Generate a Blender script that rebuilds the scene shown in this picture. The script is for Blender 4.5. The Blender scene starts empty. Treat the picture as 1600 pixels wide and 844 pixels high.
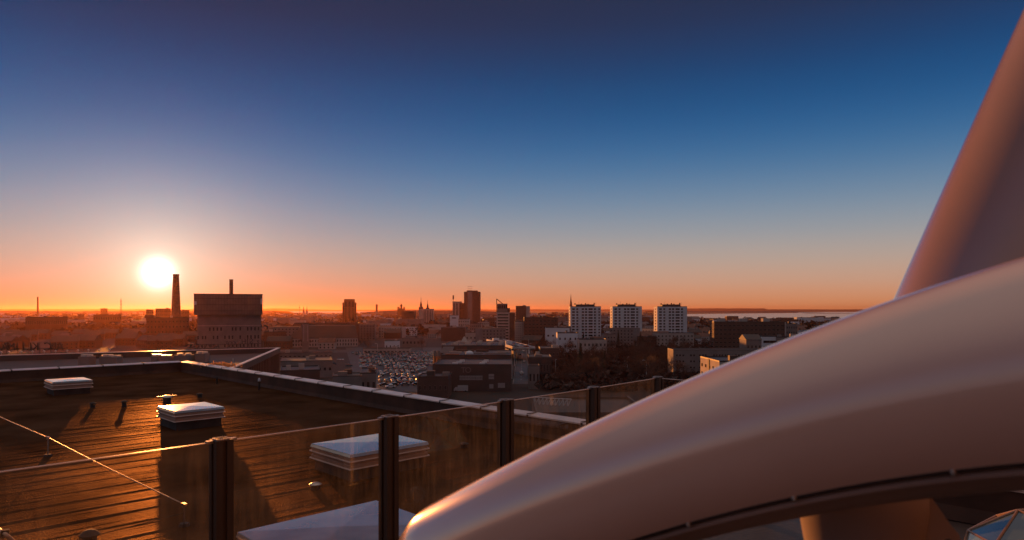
import bpy, math, random
from mathutils import Vector, Matrix, noise
random.seed(7)
S = bpy.context.scene
COL = S.collection
PI = math.pi
R_ = math.radians
F = 24.0 / 36.0 * 1600.0          # focal length in photo pixels
CZ = 35.0                          # eye height above the street
HY = 484.0                         # horizon row of the photo

def at(px, py, Y):
    return Vector(((px - 800) / F * Y, Y, CZ - (py - HY) / F * Y))
def drop(px, py, d):
    """point on the level plane d metres below the eye"""
    Y = d * F / (py - HY)
    return Vector(((px - 800) / F * Y, Y, CZ - d))

# ------------------------------------------------------------------ materials
def mat(name, col, rough=0.7, metal=0.0, spec=0.5, var=0.0, scale=1.0, bump=0.0, bscale=20.0, coat=0.0, stretch=None, col2=None, emit=None, detail=4):
    m = bpy.data.materials.new(name); m.use_nodes = True
    nt = m.node_tree; b = nt.nodes['Principled BSDF']
    b.inputs['Base Color'].default_value = (*col, 1)
    b.inputs['Roughness'].default_value = rough
    b.inputs['Metallic'].default_value = metal
    b.inputs['Specular IOR Level'].default_value = spec
    b.inputs['Coat Weight'].default_value = coat
    b.inputs['Coat Roughness'].default_value = 0.05
    if var or bump:
        tc = nt.nodes.new('ShaderNodeTexCoord'); mp = nt.nodes.new('ShaderNodeMapping')
        nt.links.new(tc.outputs['Object'], mp.inputs[0])
        if stretch: mp.inputs['Scale'].default_value = stretch
    if var or col2:
        n = nt.nodes.new('ShaderNodeTexNoise'); n.inputs['Scale'].default_value = scale; n.inputs['Detail'].default_value = detail
        nt.links.new(mp.outputs[0], n.inputs[0])
        r = nt.nodes.new('ShaderNodeValToRGB')
        c2 = col2 or tuple(c * (1 - var) for c in col)
        c1 = col if col2 else tuple(min(1, c * (1 + var)) for c in col)
        r.color_ramp.elements[0].position = 0.35; r.color_ramp.elements[0].color = (*c2, 1)
        r.color_ramp.elements[1].position = 0.65; r.color_ramp.elements[1].color = (*c1, 1)
        nt.links.new(n.outputs[0], r.inputs[0]); nt.links.new(r.outputs[0], b.inputs['Base Color'])
    if bump:
        n2 = nt.nodes.new('ShaderNodeTexNoise'); n2.inputs['Scale'].default_value = bscale; n2.inputs['Detail'].default_value = 5
        nt.links.new(mp.outputs[0], n2.inputs[0])
        bp = nt.nodes.new('ShaderNodeBump'); bp.inputs['Strength'].default_value = bump; bp.inputs['Distance'].default_value = 0.02
        nt.links.new(n2.outputs[0], bp.inputs['Height']); nt.links.new(bp.outputs[0], b.inputs['Normal'])
    return m

M = {}
M['paint']   = mat('glossy_white_paint', (0.80, 0.61, 0.53), 0.20, metal=.12, coat=1.0, var=0.05, scale=1.3)
M['paint'].node_tree.nodes['Principled BSDF'].inputs['Coat IOR'].default_value = 1.7
M['paint'].node_tree.nodes['Principled BSDF'].inputs['Coat Roughness'].default_value = 0.03
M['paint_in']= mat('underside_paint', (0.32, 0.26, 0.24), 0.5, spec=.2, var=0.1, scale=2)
M['seal']    = mat('dark_seal', (0.03, 0.025, 0.025), 0.6, var=0.2, scale=9)
M['steel']   = mat('steel', (0.55, 0.52, 0.5), 0.35, metal=1.0, var=0.1, scale=12)
M['alu']     = mat('anodised_post', (0.075, 0.055, 0.046), 0.5, metal=0.2, var=0.12, scale=3, stretch=(8, 8, 0.6))
M['postwhite'] = mat('painted_steel_post', (0.6, 0.55, 0.5), 0.5, var=0.06, scale=3)
M['coping']  = mat('coping_metal', (0.82, 0.70, 0.64), 0.34, coat=.1, metal=0.1, var=0.12, scale=1.6, bump=0.25, bscale=3)
M['upstand'] = mat('bitumen_upstand', (0.075, 0.036, 0.022), 0.75, var=0.3, scale=1.2, bump=0.5, bscale=6)
M['lid']     = mat('skylight_lid', (0.34, 0.37, 0.38), 0.16, metal=.2, coat=1.0, var=0.28, scale=0.9, bump=0.15, bscale=2.5)
M['lidside'] = mat('skylight_frame', (0.30, 0.19, 0.145), 0.45, var=0.08, scale=1.5)
M['curb']    = mat('skylight_curb', (0.05, 0.04, 0.036), 0.8, var=0.3, scale=2, bump=0.4)
M['black']   = mat('black_rubber', (0.02, 0.018, 0.018), 0.6, var=0.2, scale=10)
M['glassdark'] = mat('window_glass', (0.014, 0.013, 0.014), 0.15, spec=0.35, var=0.5, scale=0.15)
M['white']   = mat('pale_render', (0.62, 0.62, 0.64), 0.8, var=0.07, scale=0.15)
M['cream']   = mat('cream_render', (0.42, 0.36, 0.32), 0.85, var=0.12, scale=0.2)
M['grey']    = mat('grey_panel', (0.21, 0.175, 0.16), 0.8, var=0.12, scale=0.2)
M['dgrey']   = mat('dark_cladding', (0.07, 0.05, 0.043), 0.7, var=0.15, scale=0.2)
M['brown']   = mat('brown_cladding', (0.11, 0.06, 0.042), 0.8, var=0.2, scale=0.15)
M['brick']   = mat('brick', (0.20, 0.095, 0.06), 0.85, var=0.25, scale=0.4)
M['roofdark']= mat('roof_felt', (0.035, 0.026, 0.022), 0.55, var=0.25, scale=0.08)
M['roofgrey']= mat('roof_gravel', (0.11, 0.085, 0.075), 0.7, var=0.2, scale=0.08)
M['roofred'] = mat('roof_tile', (0.16, 0.07, 0.045), 0.7, var=0.25, scale=0.3)
M['copper']  = mat('copper_cladding', (0.42, 0.17, 0.07), 0.4, metal=0.6, var=0.15, scale=0.5)
M['asphalt'] = mat('asphalt', (0.05, 0.045, 0.043), 0.6, var=0.25, scale=0.05)
M['line']    = mat('road_paint', (0.6, 0.58, 0.55), 0.7, var=0.1, scale=0.5)
M['kerb']    = mat('kerb_stone', (0.26, 0.24, 0.23), 0.8, var=0.15, scale=0.5)
M['pave']    = mat('paving', (0.14, 0.12, 0.115), 0.7, var=0.2, scale=0.2)
M['rust']    = mat('rooftop_red_strip', (0.30, 0.09, 0.045), 0.7, var=0.25, scale=0.3)
M['twig']    = mat('bare_twigs', (0.085, 0.042, 0.028), 0.9, var=0.3, scale=0.6)
M['bark']    = mat('bark', (0.06, 0.045, 0.038), 0.9, var=0.3, scale=1.5)
M['conifer'] = mat('conifer_needles', (0.035, 0.04, 0.025), 0.9, var=0.3, scale=0.6)
M['ground']  = mat('city_ground', (0.050, 0.034, 0.026), 0.85, col2=(0.024, 0.016, 0.012), scale=0.012, var=.1, detail=8)
M['woods']   = mat('winter_woods', (0.05, 0.032, 0.026), 0.95, var=0.3, scale=0.01)
M['hill']    = mat('far_woodland', (0.05, 0.04, 0.038), 0.95, var=0.2, scale=0.0005)
M['deck']    = mat('deck_plates', (0.06, 0.052, 0.05), 0.55, var=0.2, scale=2, bump=0.3)
M['letter']  = mat('sign_letter', (0.05, 0.04, 0.036), 0.5, var=0.1, scale=2)
M['paleletter'] = mat('pale_letter', (0.30, 0.27, 0.26), 0.5, var=0.1, scale=2)
M['spirecu'] = mat('spire_copper', (0.06, 0.055, 0.05), 0.6, var=0.2, scale=0.2)
M['hose']    = mat('pale_hose', (0.6, 0.4, 0.28), 0.4, var=0.1, scale=3)
for k, c in {'white': (0.75, 0.75, 0.76), 'silver': (0.42, 0.42, 0.43), 'grey': (0.16, 0.16, 0.17), 'black': (0.02, 0.02, 0.022), 'red': (0.30, 0.03, 0.02), 'blue': (0.04, 0.07, 0.2)}.items():
    M['car_' + k] = mat('car_paint_' + k, c, 0.22, spec=0.6, coat=0.6, var=0.04, scale=1)

def glass_mat():
    m = bpy.data.materials.new('dusty_balustrade_glass'); m.use_nodes = True
    nt = m.node_tree; nt.nodes.clear(); N = nt.nodes.new; L = nt.links.new
    out = N('ShaderNodeOutputMaterial')
    tr = N('ShaderNodeBsdfTransparent'); tr.inputs[0].default_value = (0.90, 0.86, 0.82, 1)
    gl = N('ShaderNodeBsdfGlossy'); gl.inputs['Roughness'].default_value = 0.015
    fr = N('ShaderNodeFresnel'); fr.inputs[0].default_value = 1.7
    mx = N('ShaderNodeMixShader'); L(fr.outputs[0], mx.inputs[0]); L(tr.outputs[0], mx.inputs[1]); L(gl.outputs[0], mx.inputs[2])
    tl = N('ShaderNodeBsdfTranslucent'); tl.inputs[0].default_value = (0.75, 0.62, 0.5, 1)
    tc = N('ShaderNodeTexCoord'); mp = N('ShaderNodeMapping'); mp.inputs['Scale'].default_value = (14, 14, 1.1)
    L(tc.outputs['Object'], mp.inputs[0])
    n = N('ShaderNodeTexNoise'); n.inputs['Scale'].default_value = 2.2; n.inputs['Detail'].default_value = 7; n.inputs['Roughness'].default_value = .65
    L(mp.outputs[0], n.inputs[0])
    n2 = N('ShaderNodeTexNoise'); n2.inputs['Scale'].default_value = 5; n2.inputs['Detail'].default_value = 3
    L(tc.outputs['Object'], n2.inputs[0])
    ad = N('ShaderNodeMath'); ad.operation = 'MULTIPLY'; L(n.outputs[0], ad.inputs[0]); L(n2.outputs[0], ad.inputs[1])
    mr = N('ShaderNodeMapRange'); mr.inputs[1].default_value = .16; mr.inputs[2].default_value = .42; mr.inputs[3].default_value = .004; mr.inputs[4].default_value = .034
    L(ad.outputs[0], mr.inputs[0])
    m2 = N('ShaderNodeMixShader'); L(mr.outputs[0], m2.inputs[0]); L(mx.outputs[0], m2.inputs[1]); L(tl.outputs[0], m2.inputs[2])
    L(m2.outputs[0], out.inputs[0])
    return m
M['glass'] = glass_mat()

def water_mat():
    m = mat('sea_water', (0.07, 0.08, 0.095), 0.16, spec=0.5, var=0.1, scale=0.001)
    return m
M['water'] = water_mat()

def roof_mat():
    m = bpy.data.materials.new('bitumen_roofing'); m.use_nodes = True
    nt = m.node_tree; b = nt.nodes['Principled BSDF']; N = nt.nodes.new; L = nt.links.new
    tc = N('ShaderNodeTexCoord')
    n = N('ShaderNodeTexNoise'); n.inputs['Scale'].default_value = 0.55; n.inputs['Detail'].default_value = 8
    L(tc.outputs['Object'], n.inputs[0])
    r = N('ShaderNodeValToRGB'); r.color_ramp.elements[0].position = .3; r.color_ramp.elements[0].color = (0.038, 0.016, 0.008, 1)
    r.color_ramp.elements[1].position = .7; r.color_ramp.elements[1].color = (0.075, 0.030, 0.013, 1)
    L(n.outputs[0], r.inputs[0]); L(r.outputs[0], b.inputs['Base Color'])
    g = N('ShaderNodeTexNoise'); g.inputs['Scale'].default_value = 38; g.inputs['Detail'].default_value = 3
    L(tc.outputs['Object'], g.inputs[0])
    mr = N('ShaderNodeMapRange'); mr.inputs[3].default_value = .55; mr.inputs[4].default_value = .8; L(n.outputs[0], mr.inputs[0]); L(mr.outputs[0], b.inputs['Roughness'])
    bp = N('ShaderNodeBump'); bp.inputs['Strength'].default_value = .9; bp.inputs['Distance'].default_value = .02
    L(g.outputs[0], bp.inputs['Height']); L(bp.outputs[0], b.inputs['Normal'])
    b.inputs['Specular IOR Level'].default_value = 0
    gb = N('ShaderNodeBsdfGlossy'); gb.inputs['Color'].default_value = (1, .7, .45, 1); gb.inputs['Roughness'].default_value = .42; L(bp.outputs[0], gb.inputs['Normal'])
    gr = N('ShaderNodeMapRange'); gr.inputs[1].default_value = .35; gr.inputs[2].default_value = .7; gr.inputs[3].default_value = .015; gr.inputs[4].default_value = .05; L(n.outputs[0], gr.inputs[0])
    ms = N('ShaderNodeMixShader'); L(gr.outputs[0], ms.inputs[0]); L(b.outputs[0], ms.inputs[1]); L(gb.outputs[0], ms.inputs[2]); L(ms.outputs[0], nt.nodes['Material Output'].inputs[0])
    return m
M['roofing'] = roof_mat()

# ------------------------------------------------------------------ mesh builder
class MB:
    def __init__(s): s.v = []; s.f = []; s.mi = []; s.mats = []
    def _m(s, m):
        if m is None: m = 0
        if isinstance(m, int): return m
        if m not in s.mats: s.mats.append(m)
        return s.mats.index(m)
    def add(s, vs, fs, m=None):
        o = len(s.v); s.v += [tuple(v) for v in vs]; i = s._m(m)
        for f in fs: s.f.append(tuple(o + k for k in f)); s.mi.append(i)
        return s
    def box(s, c, d, rz=0, m=None, rot=None):
        x, y, z = d[0] / 2, d[1] / 2, d[2] / 2
        vs = [Vector((a * x, b * y, e * z)) for e in (-1, 1) for a, b in ((-1, -1), (1, -1), (1, 1), (-1, 1))]
        q = rot if rot is not None else Matrix.Rotation(rz, 3, 'Z')
        vs = [q @ v + Vector(c) for v in vs]
        return s.add(vs, [(3, 2, 1, 0), (4, 5, 6, 7), (0, 1, 5, 4), (1, 2, 6, 5), (2, 3, 7, 6), (3, 0, 4, 7)], m)
    def cyl(s, p0, p1, r0, r1=None, n=12, m=None, cap=True):
        r1 = r0 if r1 is None else r1
        p0, p1 = Vector(p0), Vector(p1); d = (p1 - p0).normalized()
        a = d.orthogonal().normalized(); b = d.cross(a)
        vs = [p0 + (a * math.cos(2 * PI * i / n) + b * math.sin(2 * PI * i / n)) * r0 for i in range(n)]
        vs += [p1 + (a * math.cos(2 * PI * i / n) + b * math.sin(2 * PI * i / n)) * r1 for i in range(n)]
        fs = [(i, (i + 1) % n, n + (i + 1) % n, n + i) for i in range(n)]
        if cap: fs += [tuple(range(n - 1, -1, -1)), tuple(range(n, 2 * n))]
        return s.add(vs, fs, m)
    def lathe(s, prof, c=(0, 0, 0), n=12, m=None):
        c = Vector(c); vs = []; fs = []
        for r, z in prof:
            for i in range(n):
                vs.append(c + Vector((r * math.cos(2 * PI * (i + .5) / n), r * math.sin(2 * PI * (i + .5) / n), z)))
        for k in range(len(prof) - 1):
            for i in range(n):
                fs.append((k * n + i, k * n + (i + 1) % n, (k + 1) * n + (i + 1) % n, (k + 1) * n + i))
        fs.append(tuple(range(n - 1, -1, -1))); fs.append(tuple((len(prof) - 1) * n + i for i in range(n)))
        return s.add(vs, fs, m)
    def prism(s, pts, z0, z1, m=None):
        n = len(pts)
        vs = [(p[0], p[1], z0) for p in pts] + [(p[0], p[1], z1) for p in pts]
        fs = [(i, (i + 1) % n, n + (i + 1) % n, n + i) for i in range(n)] + [tuple(range(n - 1, -1, -1)), tuple(range(n, 2 * n))]
        return s.add(vs, fs, m)
    def tube(s, pts, r, n=8, m=None):
        pts = [Vector(p) for p in pts]; vs = []; fs = []
        a = None
        for k, p in enumerate(pts):
            d = (pts[min(k + 1, len(pts) - 1)] - pts[max(k - 1, 0)]).normalized()
            a = d.orthogonal().normalized() if a is None else (a - d * a.dot(d)).normalized()
            b = d.cross(a)
            vs += [p + (a * math.cos(2 * PI * i / n) + b * math.sin(2 * PI * i / n)) * r for i in range(n)]
        for k in range(len(pts) - 1):
            for i in range(n): fs.append((k * n + i, k * n + (i + 1) % n, (k + 1) * n + (i + 1) % n, (k + 1) * n + i))
        fs += [tuple(range(n - 1, -1, -1)), tuple((len(pts) - 1) * n + i for i in range(n))]
        return s.add(vs, fs, m)
    def gable(s, x0, x1, y0, y1, z0, z1, m=None, axis='x'):
        if axis == 'x':
            ym = (y0 + y1) / 2
            vs = [(x0, y0, z0), (x1, y0, z0), (x1, y1, z0), (x0, y1, z0), (x0, ym, z1), (x1, ym, z1)]
            fs = [(0, 1, 5, 4), (2, 3, 4, 5), (0, 4, 3), (1, 2, 5), (3, 2, 1, 0)]
        else:
            xm = (x0 + x1) / 2
            vs = [(x0, y0, z0), (x1, y0, z0), (x1, y1, z0), (x0, y1, z0), (xm, y0, z1), (xm, y1, z1)]
            fs = [(1, 2, 5, 4), (3, 0, 4, 5), (0, 1, 4), (2, 3, 5), (3, 2, 1, 0)]
        return s.add(vs, fs, m)
    def mesh(s, name, m=None, smooth=False, bevel=0):
        me = bpy.data.meshes.new(name); me.from_pydata(s.v, [], s.f)
        mats = s.mats or [m]
        for x in mats: me.materials.append(x if not isinstance(x, str) else M[x])
        if len(mats) > 1: me.polygons.foreach_set('material_index', s.mi)
        if smooth: me.polygons.foreach_set('use_smooth', [True] * len(me.polygons))
        me.update()
        return me

def link(name, me, parent=None, loc=None, rz=None):
    o = bpy.data.objects.new(name, me); COL.objects.link(o)
    if parent is not None: o.parent = parent
    if loc is not None: o.location = loc
    if rz is not None: o.rotation_euler.z = rz
    return o
def tag(o, label=None, cat=None, group=None, kind=None):
    if label:
        assert 4 <= len(label.split()) <= 16, label
        o['label'] = label
    if cat: o['category'] = cat
    if group: o['group'] = group
    if kind: o['kind'] = kind
    return o
def thing(name, label, cat, loc=(0, 0, 0), rz=0, group=None):
    o = bpy.data.objects.new(name, None); COL.objects.link(o)
    o.location = loc; o.rotation_euler.z = rz; o.empty_display_size = .2
    return tag(o, label, cat, group)
def part(name, mb, m, parent, smooth=False, loc=None, rz=None, bevel=0):
    o = link(name, mb if isinstance(mb, bpy.types.Mesh) else mb.mesh(name, m, smooth), parent, loc, rz)
    if bevel:
        b = o.modifiers.new('bevel', 'BEVEL'); b.width = bevel; b.segments = 2; b.limit_method = 'ANGLE'
    return o
def solo(name, mb, m, label, cat, loc=None, rz=None, group=None, smooth=False, kind=None):
    return tag(link(name, mb.mesh(name, m, smooth), None, loc, rz), label, cat, group, kind)
def struct(name, mb, m, smooth=False): return tag(link(name, mb.mesh(name, m, smooth)), kind='structure')
def dup(root, loc, rz=0, label=None, sc=None, swap=None):
    r = root.copy(); COL.objects.link(r); r.location = loc; r.rotation_euler.z = rz
    if sc: r.scale = sc
    if label: r['label'] = label
    for ch in root.children:
        c = ch.copy(); COL.objects.link(c); c.parent = r
        for g in ch.children:
            d = g.copy(); COL.objects.link(d); d.parent = c
    return r
def ordn(i):
    w = ['first', 'second', 'third', 'fourth', 'fifth', 'sixth', 'seventh', 'eighth', 'ninth', 'tenth', 'eleventh', 'twelfth', 'thirteenth', 'fourteenth', 'fifteenth', 'sixteenth', 'seventeenth', 'eighteenth', 'nineteenth', 'twentieth']
    return w[i] if i < 20 else 'twenty-' + w[i - 20]

# ------------------------------------------------------------------ camera, sky, sun
cam = bpy.data.cameras.new('camera'); co = bpy.data.objects.new('camera', cam); COL.objects.link(co)
cam.lens = 24; cam.sensor_width = 36; cam.shift_y = (HY - 422) / 1600
co.location = (0, 0, CZ); co.rotation_euler = (PI / 2, 0, 0)
cam.clip_start = .05; cam.clip_end = 80000
cam.dof.use_dof = True; cam.dof.focus_distance = 60; cam.dof.aperture_fstop = 3.8; cam.dof.aperture_blades = 8
S.camera = co

SUN = Vector((247 - 800, F, HY - 427)).normalized()
s_el = math.asin(SUN.z); s_az = math.atan2(SUN.x, SUN.y)
ld = bpy.data.lights.new('sun', 'SUN'); ld.energy = 5.0; ld.angle = R_(.5); ld.color = (1.0, 0.32, 0.065)
lo = bpy.data.objects.new('sun', ld); COL.objects.link(lo); lo.location = (0, 0, 90)
lo.rotation_euler = SUN.to_track_quat('Z', 'Y').to_euler()

W = bpy.data.worlds.new('World'); S.world = W; W.use_nodes = True
nt = W.node_tree; nt.nodes.clear(); N = nt.nodes.new; L = nt.links.new
def mth(op, a, b=None, c=None, clamp=False):
    n = N('ShaderNodeMath'); n.operation = op; n.use_clamp = clamp
    for i, v in enumerate((a, b, c)):
        if v is None: continue
        if isinstance(v, (int, float)): n.inputs[i].default_value = v
        else: L(v, n.inputs[i])
    return n.outputs[0]
def lin(r, g, b):
    f = lambda c: (c / 255 / 12.92) if c / 255 <= .04045 else ((c / 255 + .055) / 1.055) ** 2.4
    return (f(r), f(g), f(b), 1)
def vscale(colr, fac):
    n = N('ShaderNodeMix'); n.data_type = 'RGBA'; n.blend_type = 'MULTIPLY'; n.inputs[0].default_value = 1
    if isinstance(colr, tuple): n.inputs[6].default_value = (*colr[:3], 1)
    else: L(colr, n.inputs[6])
    cb = N('ShaderNodeCombineColor')
    for i in range(3): L(fac, cb.inputs[i])
    L(cb.outputs[0], n.inputs[7]); return n.outputs[2]
def vadd(a, b):
    n = N('ShaderNodeMix'); n.data_type = 'RGBA'; n.blend_type = 'ADD'; n.inputs[0].default_value = 1
    L(a, n.inputs[6]); L(b, n.inputs[7]); return n.outputs[2]
tc = N('ShaderNodeTexCoord'); sep = N('ShaderNodeSeparateXYZ'); L(tc.outputs['Generated'], sep.inputs[0])
elev = mth('MULTIPLY', mth('ARCSINE', sep.outputs[2]), 180 / PI)
ramp = N('ShaderNodeValToRGB'); cr = ramp.color_ramp; cr.interpolation = 'B_SPLINE'
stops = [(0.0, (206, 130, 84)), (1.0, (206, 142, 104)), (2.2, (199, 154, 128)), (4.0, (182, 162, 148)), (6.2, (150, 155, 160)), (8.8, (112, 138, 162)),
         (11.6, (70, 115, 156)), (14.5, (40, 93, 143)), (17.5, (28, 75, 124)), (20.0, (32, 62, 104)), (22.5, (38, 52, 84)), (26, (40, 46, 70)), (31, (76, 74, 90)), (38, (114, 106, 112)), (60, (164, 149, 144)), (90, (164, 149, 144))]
def pos(e): return e / 30 * .8 if e <= 30 else .8 + (e - 30) / 60 * .2
while len(cr.elements) < len(stops): cr.elements.new(.5)
for el, (e, c) in zip(cr.elements, stops): el.position = pos(e); el.color = lin(*c)
p1 = mth('MULTIPLY', mth('MAXIMUM', elev, 0), .8 / 30)
p2 = mth('ADD', .8, mth('MULTIPLY', mth('SUBTRACT', elev, 30), .2 / 60))
L(mth('MINIMUM', p1, mth('MAXIMUM', p2, .8)), ramp.inputs[0])
# when elev < 30 p2 clamps to .8 so the minimum is p1; above, p1 > .8 and grows faster, so the minimum is p2
dp = N('ShaderNodeVectorMath'); dp.operation = 'DOT_PRODUCT'; L(tc.outputs['Generated'], dp.inputs[0]); dp.inputs[1].default_value = SUN
theta = mth('MULTIPLY', mth('ARCCOSINE', mth('MINIMUM', dp.outputs['Value'], 1.0)), 180 / PI)
def expf(scale, src): return mth('EXPONENT', mth('MULTIPLY', src, -1 / scale))
t2 = mth('MULTIPLY', theta, theta)
core = vscale((2.0, 1.95, 1.8), mth('EXPONENT', mth('MULTIPLY', t2, -1 / .8)))
halo = vscale((0.75, 0.66, 0.50), expf(1.9, theta))
wide = vscale((0.17, 0.135, 0.09), mth('EXPONENT', mth('MULTIPLY', t2, -1 / 60.0)))
low = mth('EXPONENT', mth('MULTIPLY', mth('MAXIMUM', elev, 0), -1 / 1.8))
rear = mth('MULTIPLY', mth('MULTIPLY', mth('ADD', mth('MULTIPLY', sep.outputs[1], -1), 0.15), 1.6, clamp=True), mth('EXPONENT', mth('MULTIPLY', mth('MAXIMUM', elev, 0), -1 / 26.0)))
def vmix(f, a, b):
    n = N('ShaderNodeMix'); n.data_type = 'RGBA'; L(f, n.inputs[0])
    for i, v in ((6, a), (7, b)):
        if isinstance(v, tuple): n.inputs[i].default_value = (*v, 1)
        else: L(v, n.inputs[i])
    return n.outputs[2]
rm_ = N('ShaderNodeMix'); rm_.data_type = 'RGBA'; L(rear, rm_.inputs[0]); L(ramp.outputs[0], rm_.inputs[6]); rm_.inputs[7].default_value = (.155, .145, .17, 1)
band = vscale((0.17, 0.05, 0.0), mth('MULTIPLY', low, expf(13.0, theta)))
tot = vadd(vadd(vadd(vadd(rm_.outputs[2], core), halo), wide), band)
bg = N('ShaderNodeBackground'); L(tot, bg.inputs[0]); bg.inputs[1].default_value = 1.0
sk = N('ShaderNodeTexSky'); sk.sky_type = 'NISHITA'; sk.sun_disc = False; sk.sun_elevation = s_el; sk.sun_rotation = s_az
sk.dust_density = 1.0; sk.ozone_density = 3.0
bg2 = N('ShaderNodeBackground'); tn = N('ShaderNodeMix'); tn.data_type = 'RGBA'; tn.blend_type = 'MULTIPLY'; tn.inputs[0].default_value = 1; L(sk.outputs[0], tn.inputs[6]); tn.inputs[7].default_value = (.03, .008, .012, 1); L(tn.outputs[2], bg2.inputs[0]); bg2.inputs[1].default_value = 0.05
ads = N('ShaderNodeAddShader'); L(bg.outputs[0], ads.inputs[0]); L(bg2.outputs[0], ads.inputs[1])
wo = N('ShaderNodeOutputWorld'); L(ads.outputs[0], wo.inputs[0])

S.view_settings.view_transform = 'Standard'; S.view_settings.look = 'None'; S.view_settings.gamma = 1; S.view_settings.exposure = 0
S.cycles.use_denoising = True; S.cycles.max_bounces = 8; S.cycles.transparent_max_bounces = 16
S.cycles.volume_bounces = 0; S.cycles.sample_clamp_indirect = 4
S.cycles.caustics_reflective = False; S.cycles.caustics_refractive = False
HAZE = 2.8e-5
# ------------------------------------------------------------------ near: the shopping-centre roof
A1 = R_(44.5)
e1 = Vector((math.cos(A1), math.sin(A1), 0)); e2 = Vector((math.sin(A1), -math.cos(A1), 0))
RZ = A1 - 0.0                      # local x = e1, local y = -e2
DR, DP, DD = 3.6, 3.0, 1.95       # roof surface, parapet top, deck: metres below the eye
CORN = drop(283, 565, DP); CORN.z = 0
def onroof(a, b, z): return Vector((CORN.x, CORN.y, z)) - e1 * a + e2 * b     # a toward lower left, b toward lower right
BD = 37.75                         # where the roof meets the deck wall
def ab(p): q = Vector((p.x, p.y, 0)) - CORN; return -q.dot(e1), q.dot(e2)

# membrane: laid in strips along e1, lapped seams and ripples
mb = MB(); na, nb = 170, 1050; AL = 62.0
vs = []; 
for j in range(nb + 1):
    b = BD * j / nb
    for i in range(na + 1):
        a = -0.0 + AL * i / na
        w = 0.10 * noise.noise(Vector((a * .09, b * .5, 3)))
        s = (b + w) / 0.74
        fr = s - math.floor(s); k = math.floor(s)
        lap = 0.0075 * (1 - min(1, fr / .10)) + 0.006 * max(0, (fr - .9) / .1)
        ripple = 0.0048 * noise.noise(Vector((a * .16 + k * 7.3, b * 4.2, 1))) + 0.005 * noise.noise(Vector((a * .5, b * 9, 5)))
        big = 0.014 * noise.noise(Vector((a * .06, b * .25, 9)))
        vs.append(onroof(a, b, CZ - DR + lap + ripple + big))
fs = [(j * (na + 1) + i, (j + 1) * (na + 1) + i, (j + 1) * (na + 1) + i + 1, j * (na + 1) + i + 1) for j in range(nb) for i in range(na)]
mb.add(vs, fs)
centre = thing('shopping_centre_roof', 'large dark bitumen flat roof in front of the glass balustrade', 'roof')
rm = part('roof_membrane', mb, M['roofing'], centre)
mb = MB()
body = [onroof(-0.38, -0.38, 0), onroof(AL, -0.38, 0), onroof(AL, 75, 0), onroof(-0.38, 75, 0)]
mb.prism([(p.x, p.y) for p in reversed(body)], 0.0, CZ - DR - .12)
part('wall', mb, M['dgrey'], centre)

def parapet(p0, p1, label, inward):
    """inward: unit vector towards the roof"""
    d = (p1 - p0); Ln = d.length; d.normalize()
    t = thing('parapet', label, 'parapet', (p0.x, p0.y, CZ - DR), math.atan2(d.y, d.x))
    side = 1 if Vector((-d.y, d.x, 0)).dot(inward) > 0 else -1
    h = DR - DP
    m = MB(); m.box((Ln / 2, -side * .15, h / 2 - .27), (Ln, .3, h + .5)); part('upstand', m, M['upstand'], t)
    m = MB()
    m.add([(0, side * .10, -.1), (Ln, side * .10, -.1), (Ln, side * .002, .14), (0, side * .002, .14), ], [(0, 1, 2, 3) if side > 0 else (3, 2, 1, 0)])
    part('flashing', m, M['upstand'], t)
    n = int(Ln / 2.0)
    for i in range(n):
        m = MB(); x0 = Ln * i / n + .008; x1 = Ln * (i + 1) / n - .008; dz = random.uniform(-.006, .006)
        m.add([(x0, side * .05, h - .05 + dz), (x1, side * .05, h - .05 + dz), (x1, side * .05, h - .012 + dz), (x0, side * .05, h - .012 + dz),
               (x1, -side * .35, h + .03 + dz), (x0, -side * .35, h + .03 + dz), (x1, -side * .35, h - .06), (x0, -side * .35, h - .06)],
              [(0, 1, 2, 3), (3, 2, 4, 5), (5, 4, 6, 7), (1, 6, 4, 2), (0, 3, 5, 7)])
        part('coping', m, M['coping'], t)
        if i:
            m = MB(); xx = Ln * i / n; m.box((xx, -side * .15, h + .028), (.05, .42, .018)); m.box((xx, side * .058, h - .03), (.06, .012, .07)); part('coping_clip', m, M['black'], t)
    return t
parapet(onroof(AL, 0, 0), onroof(0, 0, 0), 'pale metal capped parapet along the left far edge of the dark roof', e2)
parapet(onroof(0, 0.0, 0), onroof(0, 48, 0), 'pale metal capped parapet running from the far roof corner towards the balustrade', -e1)

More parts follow.
